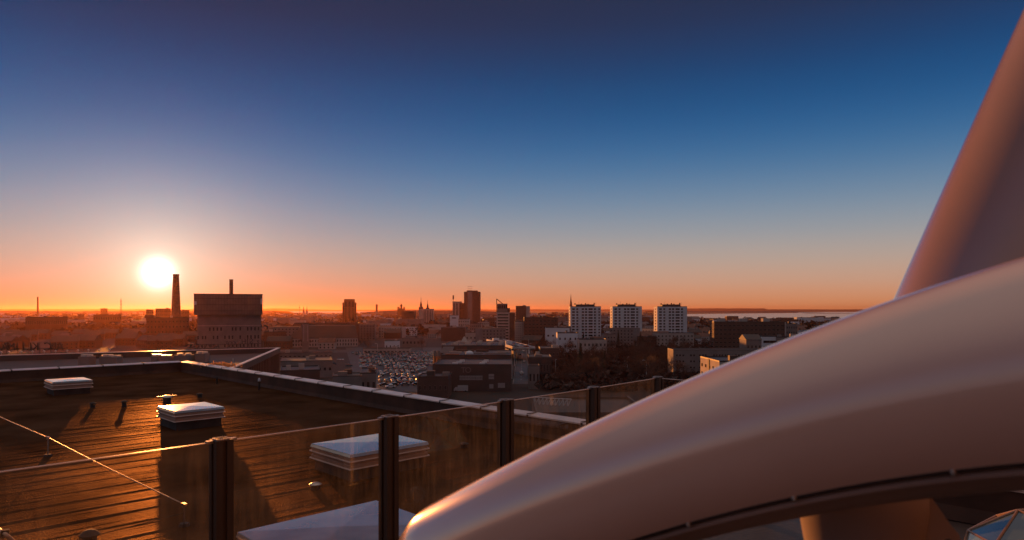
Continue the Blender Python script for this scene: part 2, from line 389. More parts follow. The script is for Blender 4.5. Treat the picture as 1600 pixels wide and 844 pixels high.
# skylights
def skylight(cpx, cpy, la, lb, label, tint=None):
    c = drop(cpx, cpy, DP)
    t = thing('roof_skylight', label, 'skylight', (c.x, c.y, CZ - DR), A1, 'skylight boxes on the dark roof')
    H = DR - DP
    m = MB(); m.box((0, 0, .125), (la - .16, lb - .16, .31)); part('curb', m, M['curb'], t)
    m = MB(); m.box((0, 0, .31), (la - .03, lb - .03, .09)); part('lower_frame', m, M['lidside'], t, bevel=.012)
    m = MB(); m.box((0, 0, .405), (la - .09, lb - .09, .10)); part('seal', m, M['lidside'], t)
    m = MB(); m.box((0, 0, .475), (la - .03, lb - .03, .07)); part('upper_frame', m, M['lidside'], t, bevel=.012)
    for zz in (.272, .43):  # pale strips paint in the bright lines of ledges catching the sky
        m = MB(); m.box((0, 0, zz), (la + .02, lb + .02, .022)); part('trim_strip', m, M['coping'], t)
    m = MB(); x, y = la / 2, lb / 2
    m.add([(-x, -y, .515), (x, -y, .515), (x, y, .515), (-x, y, .515), (-x + .02, -y + .02, .585), (x - .02, -y + .02, .585), (x - .02, y - .02, .585), (-x + .02, y - .02, .585), (0, 0, .607)],
          [(0, 1, 5, 4), (1, 2, 6, 5), (2, 3, 7, 6), (3, 0, 4, 7), (4, 5, 8), (5, 6, 8), (6, 7, 8), (7, 4, 8), (3, 2, 1, 0)])
    part('lid', m, M['lid'], t, bevel=.008)
    return t
skylight(107, 592.6, 1.48, 1.58, 'smallest and farthest white skylight box near the left parapet')
skylight(298, 634.4, 1.48, 1.60, 'white skylight box in the sunlit middle of the roof')
skylight(578, 690.6, 2.05, 1.70, 'white skylight box with a stained lid seen behind the second balustrade post')
c4 = Vector((-.717, 3.611, 0)) * 3 - e1 * 1.12 + e2 * .86
s4 = skylight(578, 700, 2.25, 1.72, 'nearest skylight with a wet bluish lid at the foot of the glass')
s4.location = (c4.x, c4.y, CZ - DR)

# safety line
def wire(pts, r, m, name, label, cat='cable'):
    q = []
    for a, b in zip(pts, pts[1:]):
        for k in range(12):
            u = k / 12; p = a.lerp(b, u); p = p + Vector((0, 0, -.35 * u * (1 - u) * min(.4, (b - a).length * .03))); q.append(p)
    q.append(pts[-1]); mb = MB(); mb.tube(q, r, 6); return solo(name, mb, m, label, cat, smooth=True)
f0 = drop(75, 713, DR); f1 = drop(288, 822, DR); far = f0 + (f0 - f1).normalized() * 9
top0 = f0 + Vector((0, 0, .46)); top1 = f1 + Vector((0, 0, .36)); topf = far + Vector((0, 0, .46))
wire([topf, top0, top1], .011, M['hose'], 'safety_cable', 'thin pale safety cable stretched diagonally over the left of the roof')
end2 = f1 - e1 * 9 + Vector((0, 0, .05))
wire([f1 + Vector((0, 0, .22)), f1 - e1 * 3 + Vector((0, 0, .06)), end2], .007, M['black'], 'ground_wire', 'thin dark wire lying low on the roof below the safety cable')
def stanchion(p, h, label, clamp=True):
    t = thing('cable_stanchion', label, 'roof anchor', p, A1, 'cable stanchions on the dark roof')
    m = MB(); m.cyl((0, 0, -.02), (0, 0, h), .014, n=8); part('rod', m, M['steel'], t)
    m = MB(); m.cyl((0, 0, -.03), (0, 0, .05), .10, .07, 12); part('base', m, M['black'], t)
    m = MB(); m.box((0, 0, h), (.05, .13, .04)); m.box((0, .06, h - .03), (.04, .05, .05)); part('clamp', m, M['steel'], t)
    return t
stanchion(f0, .46, 'thin stanchion carrying the safety cable near the left edge')
stanchion(f1, .36, 'stanchion with shiny clamps ending the safety cable by the first balustrade post')
# small roof fittings
def vent(px, py, h, r, label, kind=0):
    p = drop(px, py, DR)
    t = thing('roof_vent', label, 'roof vent', p, random.random(), 'small vents dotted over the dark roof')
    m = MB(); m.cyl((0, 0, -.03), (0, 0, h * .8), r, r * .8, 10); part('pipe', m, M['black'], t)
    m = MB(); m.lathe([(r * 1.25, h * .72), (r * 1.3, h * .8), (r * .7, h), (0.01, h + .01)], n=10); part('cap', m, M['curb' if kind == 0 else 'steel'], t)
    if kind == 2:
        m = MB(); m.box((0, 0, h * .9), (.7, .03, .03)); m.box((.2, 0, h * .6), (.02, .02, h)); part('arm', m, M['steel'], t)
    return t
vent(140, 860, .30, .11, 'stout black vent at the bottom of the roof')
vent(145, 637, .20, .09, 'dark vent at the sunlit edge left of another vent')
vent(194, 636, .24, .09, 'dark vent leaning beside tangled wire in sunlight')
vent(261, 630, .30, .16, 'vent with a thin metal arm just behind the sunlit skylight', 2)
vent(312, 621, .18, .10, 'tiny vent in shade right behind the sunlit skylight')
vent(405, 610, .55, .05, 'slender standing pipe with shiny top near the right parapet', 1)
vent(339, 600, .35, .05, 'slender pipe near the foot of the far parapet')
vent(493, 765, .14, .10, 'small glinting fitting between the two right skylights', 1)
vent(725, 700, .14, .10, 'small black fitting seen through the glass by the third post')
vent(560, 630, .25, .06, 'short pipe against the right parapet', 1)
# hose at lower left
pts = [drop(-60, 800, DR), drop(-10, 822, DR - .25), drop(10, 836, DR - .3), drop(25, 850, DR - .1), drop(40, 880, DR)]
q = []
for k in range(len(pts) - 1):
    for u in range(8): q.append(pts[k].lerp(pts[k + 1], u / 8))
mb = MB(); mb.tube(q, .028, 8)
hs = thing('roof_hose', 'pale hose arching over the roof at its lower left', 'hose'); part('tube', mb, M['hose'], hs, smooth=True)
mb = MB(); p = drop(8, 832, DR - .3); mb.box(p, (.10, .09, .08), .6); part('clamp', mb, M['black'], hs)

# ------------------------------------------------------------------ balustrade
P = [Vector((-1.67, 3.92, 0)), Vector((-.86, 4.76, 0)), Vector((-.053, 5.64, 0)), Vector((.78, 6.56, 0)), Vector((1.61, 7.55, 0))]
P = [P[0] + (P[0] - P[1])] + P
ur = (P[5] - P[1]).normalized(); nr = Vector((ur.y, -ur.x, 0))
RT = CZ - .75; RB = CZ - DD
ang = math.atan2(ur.y, ur.x)
rail = thing('glass_balustrade', 'waist-high balustrade of dusty glass panes between dark posts along the deck', 'balustrade', (P[1].x, P[1].y, RB))
def rpost(p, rz):
    h = RT - RB; a = .05; q = Vector((p.x - P[1].x, p.y - P[1].y, 0))
    prof = [(-a, -a), (-.012, -a), (-.012, -a + .012), (.012, -a + .012), (.012, -a), (a, -a), (a, -.012), (a - .012, -.012), (a - .012, .012), (a, .012), (a, a), (.012, a), (.012, a - .012), (-.012, a - .012), (-.012, a), (-a, a), (-a, .012), (-a + .012, .012), (-a + .012, -.012), (-a, -.012)]
    m = MB(); m.prism(prof, 0, h); t = part('post', m, M['alu'], rail, loc=q, rz=rz)
    m = MB(); m.box((0, 0, h + .003), (.098, .098, .006)); m.cyl((0, 0, h + .006), (0, 0, h + .010), .014, n=12); part('cap', m, M['alu'], t)
    m = MB()
    for x, y, w, d in ((0, .036, .07, .006), (0, -.036, .07, .006), (.036, 0, .006, .07), (-.036, 0, .006, .07)): m.box((x, y, h + .010), (w, d, .006))
    part('cap_rim', m, M['steel'], t)
    for sgn in (-1, 1):
        m = MB(); m.box((sgn * .068, 0, h - .002), (.036, .026, .016)); part('glass_clamp', m, M['steel'], t)
    m = MB(); m.box((0, 0, .006), (.17, .17, .012)); part('base_plate', m, M['steel'], t)
def pane(a, b):
    d = (b - a); Ln = d.length - .118; c = (a + b) / 2; h = RT - RB - .09
    m = MB(); m.add([(-Ln / 2, 0, 0), (Ln / 2, 0, 0), (Ln / 2, 0, h), (-Ln / 2, 0, h)], [(0, 1, 2, 3)])
    t = part('glass_pane', m, M['glass'], rail, loc=(c.x - P[1].x, c.y - P[1].y, .08), rz=math.atan2(d.y, d.x))
    m = MB(); m.box((0, 0, h + .004), (Ln, .010, .005)); part('polished_edge', m, M['coping'], t)
P2 = [P[5] + e2 * 1.2]
for p in P[1:]: rpost(p, ang)
rpost(P2[0], -R_(45.5))
for i in range(5): pane(P[i], P[i + 1])
pane(P[5], P2[0])

# deck the viewer stands on
mb = MB()
A0 = P[0] - ur * 3; A1p = P[5] + ur * .15 - nr * .15
q = [A0 - nr * .15, A1p, A1p + e2 * 14, A0 + nr * 14]
mb.prism([(p.x, p.y) for p in q][::-1], CZ - DR - .2, RB - .003)
deck = struct('platform_deck', mb, M['deck'])

# steel posts further along the platform; their sunlit sides mirror in the glass
for (x, y, h, lb) in ((2.12, 3.92, 1.45, 'pale painted steel post standing on the deck behind the white beam'), (5.88, 4.69, 2.1, 'tall pale steel post on the deck right of the frame'), (8.2, 7.28, 2.1, 'tall pale steel post on the far deck side'), (11.08, 9.68, 2.1, 'last pale steel post along the deck')):
    t = thing('steel_post', lb, 'post', (x, y, RB), A1, 'pale steel posts on the deck')
    m = MB(); m.box((0, 0, h / 2), (.13, .13, h)); part('shaft', m, M['postwhite'], t, bevel=.006)
    m = MB(); m.box((0, 0, .01), (.24, .24, .02)); part('base_plate', m, M['steel'], t)
dl = thing('deck_lamp', 'small round lamp on a stem whose sunlit disc mirrors in the glass', 'lamp', (.355, 4.878, RB), ang)
m = MB(); m.cyl((0, 0, 0), (0, 0, .30), .015, n=8); part('stem', m, M['steel'], dl)
m = MB(); m.cyl((0, .03, .34), (0, .055, .34), .072, n=24); m.cyl((0, -.03, .34), (0, .03, .34), .05, .072, n=24); part('lamp_head', m, M['postwhite'], dl)

# ------------------------------------------------------------------ the big white beam
def catmull(pts, n):
    out = []
    P_ = [pts[0] * 2 - pts[1]] + pts + [pts[-1] * 2 - pts[-2]]
    for i in range(1, len(P_) - 2):
        for k in range(n):
            t = k / n
            p0, p1, p2, p3 = P_[i - 1], P_[i], P_[i + 1], P_[i + 2]
            out.append(.5 * ((2 * p1) + (p2 - p0) * t + (2 * p0 - 5 * p1 + 4 * p2 - p3) * t * t + (3 * p1 - p0 - 3 * p2 + p3) * t ** 3))
    out.append(pts[-1]); return out
from mathutils import Vector as V_
import numpy as np
TX = np.array([640, 700, 800, 900, 1000, 1100, 1200, 1300, 1400, 1500, 1600.]); TY = np.array([809, 775, 722, 675, 629, 584, 542, 504, 469, 435, 402.])
ft = np.polyfit(TX, TY, 3); dft = np.polyder(ft)
fr = np.polyfit([700, 900, 1000, 1200, 1400, 1600], [97, 101, 110, 140, 162, 182], 2)
path = []
for x in np.linspace(668, 1980, 91):
    y = np.polyval(ft, x); sl = np.polyval(dft, x); n_ = np.array([-sl, 1.0]); n_ /= np.linalg.norm(n_)
    r = max(97, float(np.polyval(fr, min(x, 1700))) + max(0, x - 1700) * .08)
    if x < 850: r = 97 + (r - 97) * max(0, (x - 668) / 182)
    Y = 1 / (1 / 1.96 + (x - 668) / (1980 - 668) * (1 / .98 - 1 / 1.96))
    cx_, cy_ = x + n_[0] * r, y + n_[1] * r
    path.append(V_((*at(float(cx_), float(cy_), Y), r / F * Y)))
for _ in range(25):
    path = [path[0]] + [path[i] * .5 + (path[i - 1] + path[i + 1]) * .25 for i in range(1, len(path) - 1)] + [path[-1]]
tl_ = path[-1] - path[-2]
for k in range(60): path.append(path[-1] + tl_ * 1.5)
C3 = [Vector(p[:3]) for p in path]; RR = [p[3] for p in path]
EYE = Vector((0, 0, CZ))
frames = []
for k in range(len(C3)):
    t = (C3[min(k + 1, len(C3) - 1)] - C3[max(k - 1, 0)]).normalized()
    c = (EYE - C3[k]); c = (c - t * c.dot(t)).normalized()
    d = t.cross(c).normalized()
    if d.z > 0: d = -d
    frames.append((t, c, d))
def arc_sweep(a0, a1, rf, n, close=False, cap=True, r_extra=0):
    """angle 0 = towards the viewer, +90 = down; rf = share of the radius"""
    vs, fs = [], []
    K = []
    # rounded nose: rings shrinking over a hemisphere at the tip
    for s in (88, 75, 62, 48, 35, 22, 10):
        t, c, d = frames[0]; ss = R_(s)
        K.append((C3[0] - t * RR[0] * 1.0 * math.sin(ss), RR[0] * math.cos(ss), frames[0]))
    for k in range(len(C3)): K.append((C3[k], RR[k], frames[k]))
    for (p, r, (t, c, d)) in K:
        for i in range(n + 1):
            a = a0 + (a1 - a0) * i / n
            vs.append(p + (c * math.cos(a) + d * math.sin(a)) * (r * rf + r_extra))
    w = n + 1
    for k in range(len(K) - 1):
        for i in range(n): fs.append((k * w + i, k * w + i + 1, (k + 1) * w + i + 1, (k + 1) * w + i))
    return vs, fs
seamA = R_(41)
beam = thing('curved_beam', 'huge glossy white curved beam of the ferris wheel sweeping up to the right', 'beam')
m = MB(); vs, fs = arc_sweep(seamA, seamA - R_(235), 1.0, 72); m.add(vs, fs); sh = part('shell', m, M['paint'], beam, smooth=True)
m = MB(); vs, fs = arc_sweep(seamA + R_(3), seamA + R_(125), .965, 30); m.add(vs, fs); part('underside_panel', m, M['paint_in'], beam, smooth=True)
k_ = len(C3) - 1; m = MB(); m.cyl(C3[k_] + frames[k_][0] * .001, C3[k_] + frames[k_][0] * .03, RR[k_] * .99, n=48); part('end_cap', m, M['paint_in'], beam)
def seam_pts(a, rf, off=0):
    return [C3[k] + (frames[k][1] * math.cos(a) + frames[k][2] * math.sin(a)) * (RR[k] * rf + off) for k in range(len(C3))]
m = MB(); m.tube(seam_pts(seamA + R_(1.5), .985), .0045, 8); part('seam_seal', m, M['seal'], beam, smooth=True)
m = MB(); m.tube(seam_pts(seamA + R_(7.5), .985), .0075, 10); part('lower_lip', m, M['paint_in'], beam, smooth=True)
sp = seam_pts(seamA + R_(1.0), 1.0)
def near_px(x):
    best = min(range(len(sp)), key=lambda k: abs(800 + sp[k].x / sp[k].y * F - x)); return best
for x in (945, 1076, 1241, 1489):
    k = near_px(x); kk = k
    # interpolate exactly
    k2 = k + 1 if (800 + sp[k].x / sp[k].y * F) < x else k - 1
    xa, xb = 800 + sp[k].x / sp[k].y * F, 800 + sp[k2].x / sp[k2].y * F
    p = sp[k].lerp(sp[k2], (x - xa) / (xb - xa)); nn = (p - C3[k]).normalized()
    m = MB(); m.cyl(p - nn * .004, p + nn * .005, .0062, .0050, 14); m.cyl(p + nn * .005, p + nn * .008, .0034, .0030, 10)
    part('bolt', m, M['steel'], beam, smooth=False)

# hub and lug under the beam
hb = thing('beam_bracket', 'white cylindrical bracket with a bored lug hanging under the beam', 'bracket', at(1345, 790, 1.62))
m = MB(); Yb = 1.62; rb = 92 / F * Yb
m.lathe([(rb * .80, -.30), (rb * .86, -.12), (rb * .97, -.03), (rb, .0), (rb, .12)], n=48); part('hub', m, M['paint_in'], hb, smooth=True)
m = MB()
out = [(0.00, .05), (.105, .05), (.135, .015), (.172, -.040), (.196, -.066), (.198, -.092), (.178, -.108), (.120, -.115), (.06, -.13), (0.0, -.16)]
no = 40
def outline(n):
    segs = []; tot = 0
    for a, b in zip(out, out[1:] + out[:1]):
        l = math.dist(a, b); segs.append((a, b, tot, l)); tot += l
    r = []
    for i in range(n):
        s = tot * i / n
        for a, b, s0, l in segs:
            if s0 <= s <= s0 + l: u = (s - s0) / l; r.append((a[0] + (b[0] - a[0]) * u, a[1] + (b[1] - a[1]) * u)); break
    return r
ol = outline(no); hc = (.165, -.082); a0 = math.atan2(ol[0][1] - hc[1], ol[0][0] - hc[0])
hr = .011
inn = []
for x, z in ol:
    a = math.atan2(z - hc[1], x - hc[0]); inn.append((hc[0] + hr * math.cos(a), hc[1] + hr * math.sin(a)))
th = .012
for s, y in ((0, -th), (1, th)):
    pass
vs = [(x, -th, z) for x, z in ol] + [(x, -th, z) for x, z in inn] + [(x, th, z) for x, z in ol] + [(x, th, z) for x, z in inn]
fs = []
for i in range(no):
    j = (i + 1) % no
    fs += [(i, j, no + j, no + i), (2 * no + j, 2 * no + i, 3 * no + i, 3 * no + j), (j, i, 2 * no + i, 2 * no + j), (no + i, no + j, 3 * no + j, 3 * no + i)]
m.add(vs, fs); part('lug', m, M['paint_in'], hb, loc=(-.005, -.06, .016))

# rising column behind
col = thing('rising_column', 'tall glossy white column rising steeply behind the curved beam', 'column')
cs = [(1515 + 360 * u, 646 - 787 * u, 163 + 6 * u, 2.3 - .4 * min(u, 1) - .25 * max(0, u - 1)) for u in (0, .25, .5, .75, 1, 1.4, 1.8, 2.2, 2.6)]
cc = catmull([V_((*at(px, py, Y), r / F * Y)) for px, py, r, Y in cs], 10)
vs, fs = [], []; n = 72
for k, p in enumerate(cc):
    a = Vector(cc[max(k - 1, 0)][:3]); b = Vector(cc[min(k + 1, len(cc) - 1)][:3]); t = (b - a).normalized()
    c = EYE - Vector(p[:3]); c = (c - t * c.dot(t)).normalized(); d = t.cross(c)
    for i in range(n):
        an = 2 * PI * i / n
        vs.append(Vector(p[:3]) + (c * math.cos(an) * .8 + d * math.sin(an)) * p[3])
for k in range(len(cc) - 1):
    for i in range(n): fs.append((k * n + i, k * n + (i + 1) % n, (k + 1) * n + (i + 1) % n, (k + 1) * n + i))
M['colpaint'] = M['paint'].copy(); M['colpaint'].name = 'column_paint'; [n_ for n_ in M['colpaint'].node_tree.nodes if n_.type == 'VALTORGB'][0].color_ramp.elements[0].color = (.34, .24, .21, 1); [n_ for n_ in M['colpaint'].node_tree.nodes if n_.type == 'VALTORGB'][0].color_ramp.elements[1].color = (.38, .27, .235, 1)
M['colpaint'].node_tree.nodes['Principled BSDF'].inputs['Metallic'].default_value = .08  # beam paint copied darker: the column's shade is put into its colour
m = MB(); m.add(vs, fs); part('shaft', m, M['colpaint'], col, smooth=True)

m = MB(); a_ = Vector(cc[-1][:3]); m.cyl(a_, a_ + (a_ - Vector(cc[-2][:3])).normalized() * .04, cc[-1][3] * .9, n=48); part('end_cap', m, M['paint_in'], col)
# faceted glass dome at lower right
dome = thing('glass_dome', 'low faceted dome of triangular glass panes below the beam', 'glass dome', at(1712, 912, 4.6))
import bmesh
bm = bmesh.new(); bmesh.ops.create_icosphere(bm, subdivisions=2, radius=.80)
for v in bm.verts: v.co.z *= .62
pm = MB()
for f in bm.faces:
    if f.calc_center_median().z > -.05:
        pm2 = MB(); pm2.add([v.co * .995 for v in f.verts], [(0, 1, 2)]); part('pane', pm2, 'domeglass' and M.setdefault('domeglass', mat('dome_glass', (0.10, 0.17, 0.20), 0.06, spec=0.9, coat=0.5, var=0.25, scale=1.2)), dome)
fm = MB()
for e in bm.edges:
    a, b = e.verts[0].co, e.verts[1].co
    if (a.z + b.z) / 2 > -.1: fm.cyl(a, b, .009, n=6)
part('frame', fm, M.setdefault('domeframe', mat('dome_frame', (0.35, 0.22, 0.15), 0.4, metal=.5, var=.1, scale=3)), dome); bm.free()

# unseen block added behind the viewer: screens the rear sky, bounces warm light
sc_ = Vector((0, 0, 0)) + nr * 5.2
st = thing('boarding_station', 'rust coloured boarding station of the ferris wheel behind the deck', 'station', (sc_.x, sc_.y, RB), ang)
M['stationclad'] = mat('station_cladding', (.17, .13, .105), .7, var=.15, scale=.6)
part('wall', MB().box((0, -1.5, 6.6), (30, 3, 13.2)), M['stationclad'], st)
part('roof', MB().box((0, -1.5, 13.3), (30.6, 3.6, .2)), M['dgrey'], st)
for k in range(7):
    part('door', MB().box((-12 + k * 4, .03, 1.1), (1.6, .06, 2.2)), M['dgrey'], st)
    part('cladding_batten', MB().box((-14 + k * 4, .05, 3.6), (.12, .1, 7)), M['stationclad'], st)
# ------------------------------------------------------------------ ground, water, hills
def GY(py): return CZ * F / (py - HY)          # distance of a street-level point seen at row py
def gp(px, py, z=0.0):
    Y = (CZ - z) * F / (py - HY); return Vector(((px - 800) / F * Y, Y, z))
mb = MB(); mb.add([(-32000, -1200, 0), (32000, -1200, 0), (32000, 20500, 0), (-32000, 20500, 0)], [(0, 1, 2, 3)]); struct('ground', mb, M['ground'])
def flat(name, pts, z, m):
    mb = MB(); vs = [(p.x, p.y, z) for p in pts]; mb.add(vs, [tuple(range(len(vs)))]); return struct(name, mb, m)
flat('sea', [gp(1040, 494.5), gp(1090, 496.8), gp(1180, 498.6), gp(1300, 500), gp(1460, 501), gp(2300, 500), gp(2300, 490.2), gp(1260, 490.2), gp(1250, 489.2), gp(1030, 491.6)], 1.0, M['water'])
flat('sea', [gp(418, 488.6), gp(520, 489), gp(600, 488.6), gp(600, 487.0), gp(418, 486.8)], 1.2, M['water'])
flat('sea', [gp(1250, 489.5), gp(2300, 489.5), gp(2300, 486.6), gp(1240, 487.8)], .8, M['water'])
def ridge(name, Y, prof, thick=800):
    m = MB(); vs = []; n = len(prof)
    for px, py in prof:
        p = at(px, py, Y); vs += [(p.x, Y, 0), (p.x, Y + thick * .3, p.z), (p.x, Y + thick, p.z * .8), (p.x, Y + thick * 1.4, 0)]
    fs = []
    for k in range(n - 1):
        for i in range(3): fs.append((k * 4 + i, (k + 1) * 4 + i, (k + 1) * 4 + i + 1, k * 4 + i + 1))
    m.add(vs, fs); return struct(name, m, M['hill'])
def wob(x0, x1, y, step, amp, sd):
    r = random.Random(sd); return [(x, y + r.uniform(-amp, amp)) for x in range(x0, x1, step)]
ridge('far_hills', 17000, wob(-700, 400, 483.2, 12, .35, 1) + [(405, 482.6), (420, 482.0), (450, 482.4), (475, 483.4), (520, 484.4), (600, 484.2)] + wob(610, 1040, 483.6, 11, .3, 2) + wob(1045, 1200, 481.9, 14, .15, 3) + wob(1205, 2300, 483.5, 16, .15, 4))
ridge('far_shore', 8200, wob(1030, 1260, 486.2, 13, .25, 6) + [(1280, 487.6), (1310, 488.6)])
ridge('wooded_rise', 5200, wob(-500, 420, 486.3, 9, .7, 7), 500)
ridge('old_town_hill', 3700, [(560, 488), (585, 486.6), (600, 485.6), (640, 485), (700, 485.5), (760, 486.5), (800, 488.5)], 400)

# streets
flat('street', [gp(802, 600), gp(826, 600), gp(823, 548), gp(821, 528), gp(813, 528), gp(812, 548)], .012, M['asphalt'])
mb = MB()
for a, b in ((gp(826.4, 600), gp(821.2, 528)), (gp(801.5, 600), gp(812.7, 528))):
    d = (b - a); mb.box((a + b) / 2 + Vector((0, 0, .07)), (.3, d.length, .14), math.atan2(d.y, d.x) - PI / 2)
struct('kerb', mb, M['kerb'])
for i in range(26):
    y = GY(598) + i * 13
    a = gp(814, 598); b = gp(817, 530); u = (y - a.y) / (b.y - a.y)
    if 0 <= u <= 1:
        p = a.lerp(b, u); mb = MB(); mb.add([(-.1, 0, 0), (.1, 0, 0), (.1, 5, 0), (-.1, 5, 0)], [(0, 1, 2, 3)]); o = struct('lane_marking', mb, M['line']); o.location = (p.x, p.y, .017)
lot = [gp(560, 612), gp(700, 612), gp(697, 543), gp(540, 543)]
flat('car_park', lot, .010, M['asphalt'])
flat('street', [gp(380, 552), gp(800, 549), gp(800, 545.5), gp(380, 547)], .006, M['asphalt'])
flat('street', [gp(830, 561), gp(1120, 545), gp(1300, 540), gp(1300, 537), gp(1110, 541), gp(830, 556)], .006, M['asphalt'])
flat('pavement', [gp(827, 600), gp(832, 600), gp(826, 528), gp(824, 528)], .016, M['pave'])

# ------------------------------------------------------------------ buildings
FOOT = []
WCACHE = {}
def win_mesh(w, h, side='f', lit=False):
    key = (round(w, 2), round(h, 2), side, lit)
    if key in WCACHE: return WCACHE[key]
    m = MB(); t = .10
    fr = min(.12, w * .1)
    if side == 'f':
        m.box((0, -.03, 0), (w, .06, h), m=M['cream']); m.box((0, -.045, 0), (w - fr, .07, h - fr), m=M['glassdark']); m.box((0, -.088, 0), (fr * .5, .016, h - fr), m=M['cream'])
    else:
        m.box((-.03, 0, 0), (.06, w, h), m=M['cream']); m.box((-.045, 0, 0), (.07, w - fr, h - fr), m=M['glassdark'])
    WCACHE[key] = m.mesh('window'); return WCACHE[key]
def building(name, label, cat, x0, x1, yt, Y, D, wall='cream', roof='roofdark', cols=0, rows=0, wf=.5, hf=.45, zb=1.5, zt=1.2, xs=None, sc=0, sr=0, extras=True, yaw=0, group=None, parapet=.5, box=None, skipw=()):
    W_ = (x1 - x0) / F * Y; cx = ((x0 + x1) / 2 - 800) / F * Y; H = CZ - (yt - HY) / F * Y
    if x1 < 640: yaw = math.atan2(-cx, Y); W_ *= math.cos(yaw)
    t = thing(name, label, cat, (cx, Y, 0), yaw, group)
    FOOT.append((cx - W_ / 2 - 3, cx + W_ / 2 + 3, Y - 3, Y + D + 3))
    m = MB(); m.box((0, D / 2, H / 2), (W_, D, H)); part('wall', m, M[wall], t)
    m = MB(); m.box((0, D / 2, H + .05), (W_ - .6, D - .6, .1))
    for (c, d) in (((0, .15, H + parapet / 2), (W_ + .1, .3, parapet)), ((0, D - .15, H + parapet / 2), (W_ + .1, .3, parapet)), ((-W_ / 2 + .1, D / 2, H + parapet / 2), (.3, D - .6, parapet)), ((W_ / 2 - .1, D / 2, H + parapet / 2), (.3, D - .6, parapet))): m.box(c, d)
    part('roof', m, M[roof], t)
    if rows and (cols or xs):
        ph = (H - zb - zt) / rows
        if xs is None:
            pw = W_ / cols; xs_ = [(-W_ / 2 + (i + .5) * pw, pw * wf) for i in range(cols)]
        else: xs_ = [(((a + b) / 2 - (x0 + x1) / 2) / F * Y, (b - a) / F * Y) for a, b in xs]
        n = 0
        for r in range(rows):
            for i, (x, w) in enumerate(xs_):
                if (r, i) in skipw or n >= 98: continue
                n += 1; part('window', win_mesh(w, ph * hf), None, t, loc=(x, 0, zb + (r + .5) * ph))
    if sc and sr:
        ph = (H - zb - zt) / sr; pw = D / sc; sx = -1 if cx > 0 else 1
        me = win_mesh(pw * wf, ph * hf, 's')
        for r in range(sr):
            for i in range(sc): part('side_window', me, None, t, loc=(sx * W_ / 2, (i + .5) * pw, zb + (r + .5) * ph), rz=0 if sx < 0 else PI)
    if extras:
        rr = random.Random(hash(label) % 9999 if False else len(label) * 7 + int(x0)); k = 2 if W_ < 40 else 4
        for i in range(k):
            w = rr.uniform(1.5, 4); h = rr.uniform(.8, 2.2); m = MB(); m.box((rr.uniform(-W_ * .38, W_ * .38), D * rr.uniform(.25, .75), H + h / 2 + .1), (w, w * .8, h)); part('roof_unit', m, M[rr.choice(['grey', 'dgrey', 'cream'])], t)
    return t, W_, H
def addbox(t, name, x, y, z, w, d, h, m, rz=0):
    mb = MB(); mb.box((x, y, z + h / 2), (w, d, h), rz); return part(name, mb, M[m] if isinstance(m, str) else m, t)
def addpole(t, name, x, y, z, h, r, m='dgrey'):
    mb = MB(); mb.cyl((x, y, z), (x, y, z + h), r, r * .6, 6); return part(name, mb, M[m], t)

# three white point blocks
tw = [(891, 939, 479.5, 690, 'leftmost of the three white tower blocks, beside the church spire'), (957, 1003, 479.5, 690, 'middle one of the three white tower blocks'), (1027, 1073.5, 479.5, 690, 'rightmost of the three white tower blocks, beside the sea')]
for k, (a, b, yt, Y, lb) in enumerate(tw):
    xs = [(a + 3, a + 7), (a + 9.5, a + 12.5), (a + 18, a + 21.5), (a + 23, a + 26.5), (a + 28.5, a + 35), (a + 37, a + 40), (a + 44, a + 46.5)]
    xs = [(u, v) for u, v in xs if v < b]
    t, W_, H = building('tower_block', lb, 'tower block', a, b, yt, Y, 17, 'white', 'dgrey', xs=xs, rows=11, hf=.58, zb=4.5, zt=.9, wf=.3, sc=1, sr=11, extras=False, group='white tower blocks')
    px = Y / F
    # white floor bands between window rows read as separate projecting piers
    for u in (15.2, 42.2): addbox(t, 'pier', (u - (b - a) / 2) * px, -.35, 0, 2.2 * px, .7, H - .6, 'white')
    addbox(t, 'roof_storey', 0, 8, H + .1, W_ * .62, 9, 2.4, 'dgrey')
    for u, h in ((-.33, 3.4), (-.12, 3.0), (.02, 3.6), (.10, 3.0), (.30, 3.9)):
        addbox(t, 'vent_stack', u * W_, 6, H + 2.2, 1.1, 1.5, h - 2.0, 'brown')
    addpole(t, 'antenna', -.2 * W_, 6, H + 2.4, 3.2, .12); addpole(t, 'antenna', .36 * W_, 7, H + .1, 4.5, .12)
# bridge between third tower and sea, and blocks around their feet
building('shop_building', 'low pale building with square windows at the foot of the left white tower', 'building', 905, 948, 531, 500, 16, 'cream', cols=7, rows=2, wf=.4, hf=.4)
building('apartment_building', 'dim apartment block with one orange lit edge between two white towers', 'apartment block', 944, 962, 522.5, 560, 14, 'grey', cols=4, rows=4)
building('apartment_building', 'grey flat block in front of the middle white tower base', 'apartment block', 962, 990, 518, 640, 14, 'grey', cols=6, rows=4)
building('low_building', 'low dark hall right of the middle white tower', 'building', 1000, 1026, 527, 600, 14, 'brown', cols=5, rows=2)

# long slab with lit gable at right
t, W_, H = building('apartment_slab', 'long dark apartment slab whose narrow left end glows orange', 'apartment block', 1116, 1226, 503.5, 560, 13, 'brown', cols=16, rows=6, wf=.62, hf=.42, zb=3, sc=1, sr=6, extras=False)
for x in (1127, 1162, 1197): addbox(t, 'stair_head', ((x + 3 - 1171) / F * 560), 6, H + .1, 5.5, 5, 2.9, 'cream')
for i in range(5): addpole(t, 'antenna', -W_ * .4 + i * W_ * .2, 5, H, 2.8, .10)
addbox(t, 'corner_fin', W_ / 2 + .4, -.3, 0, .8, 1.2, H, 'cream')
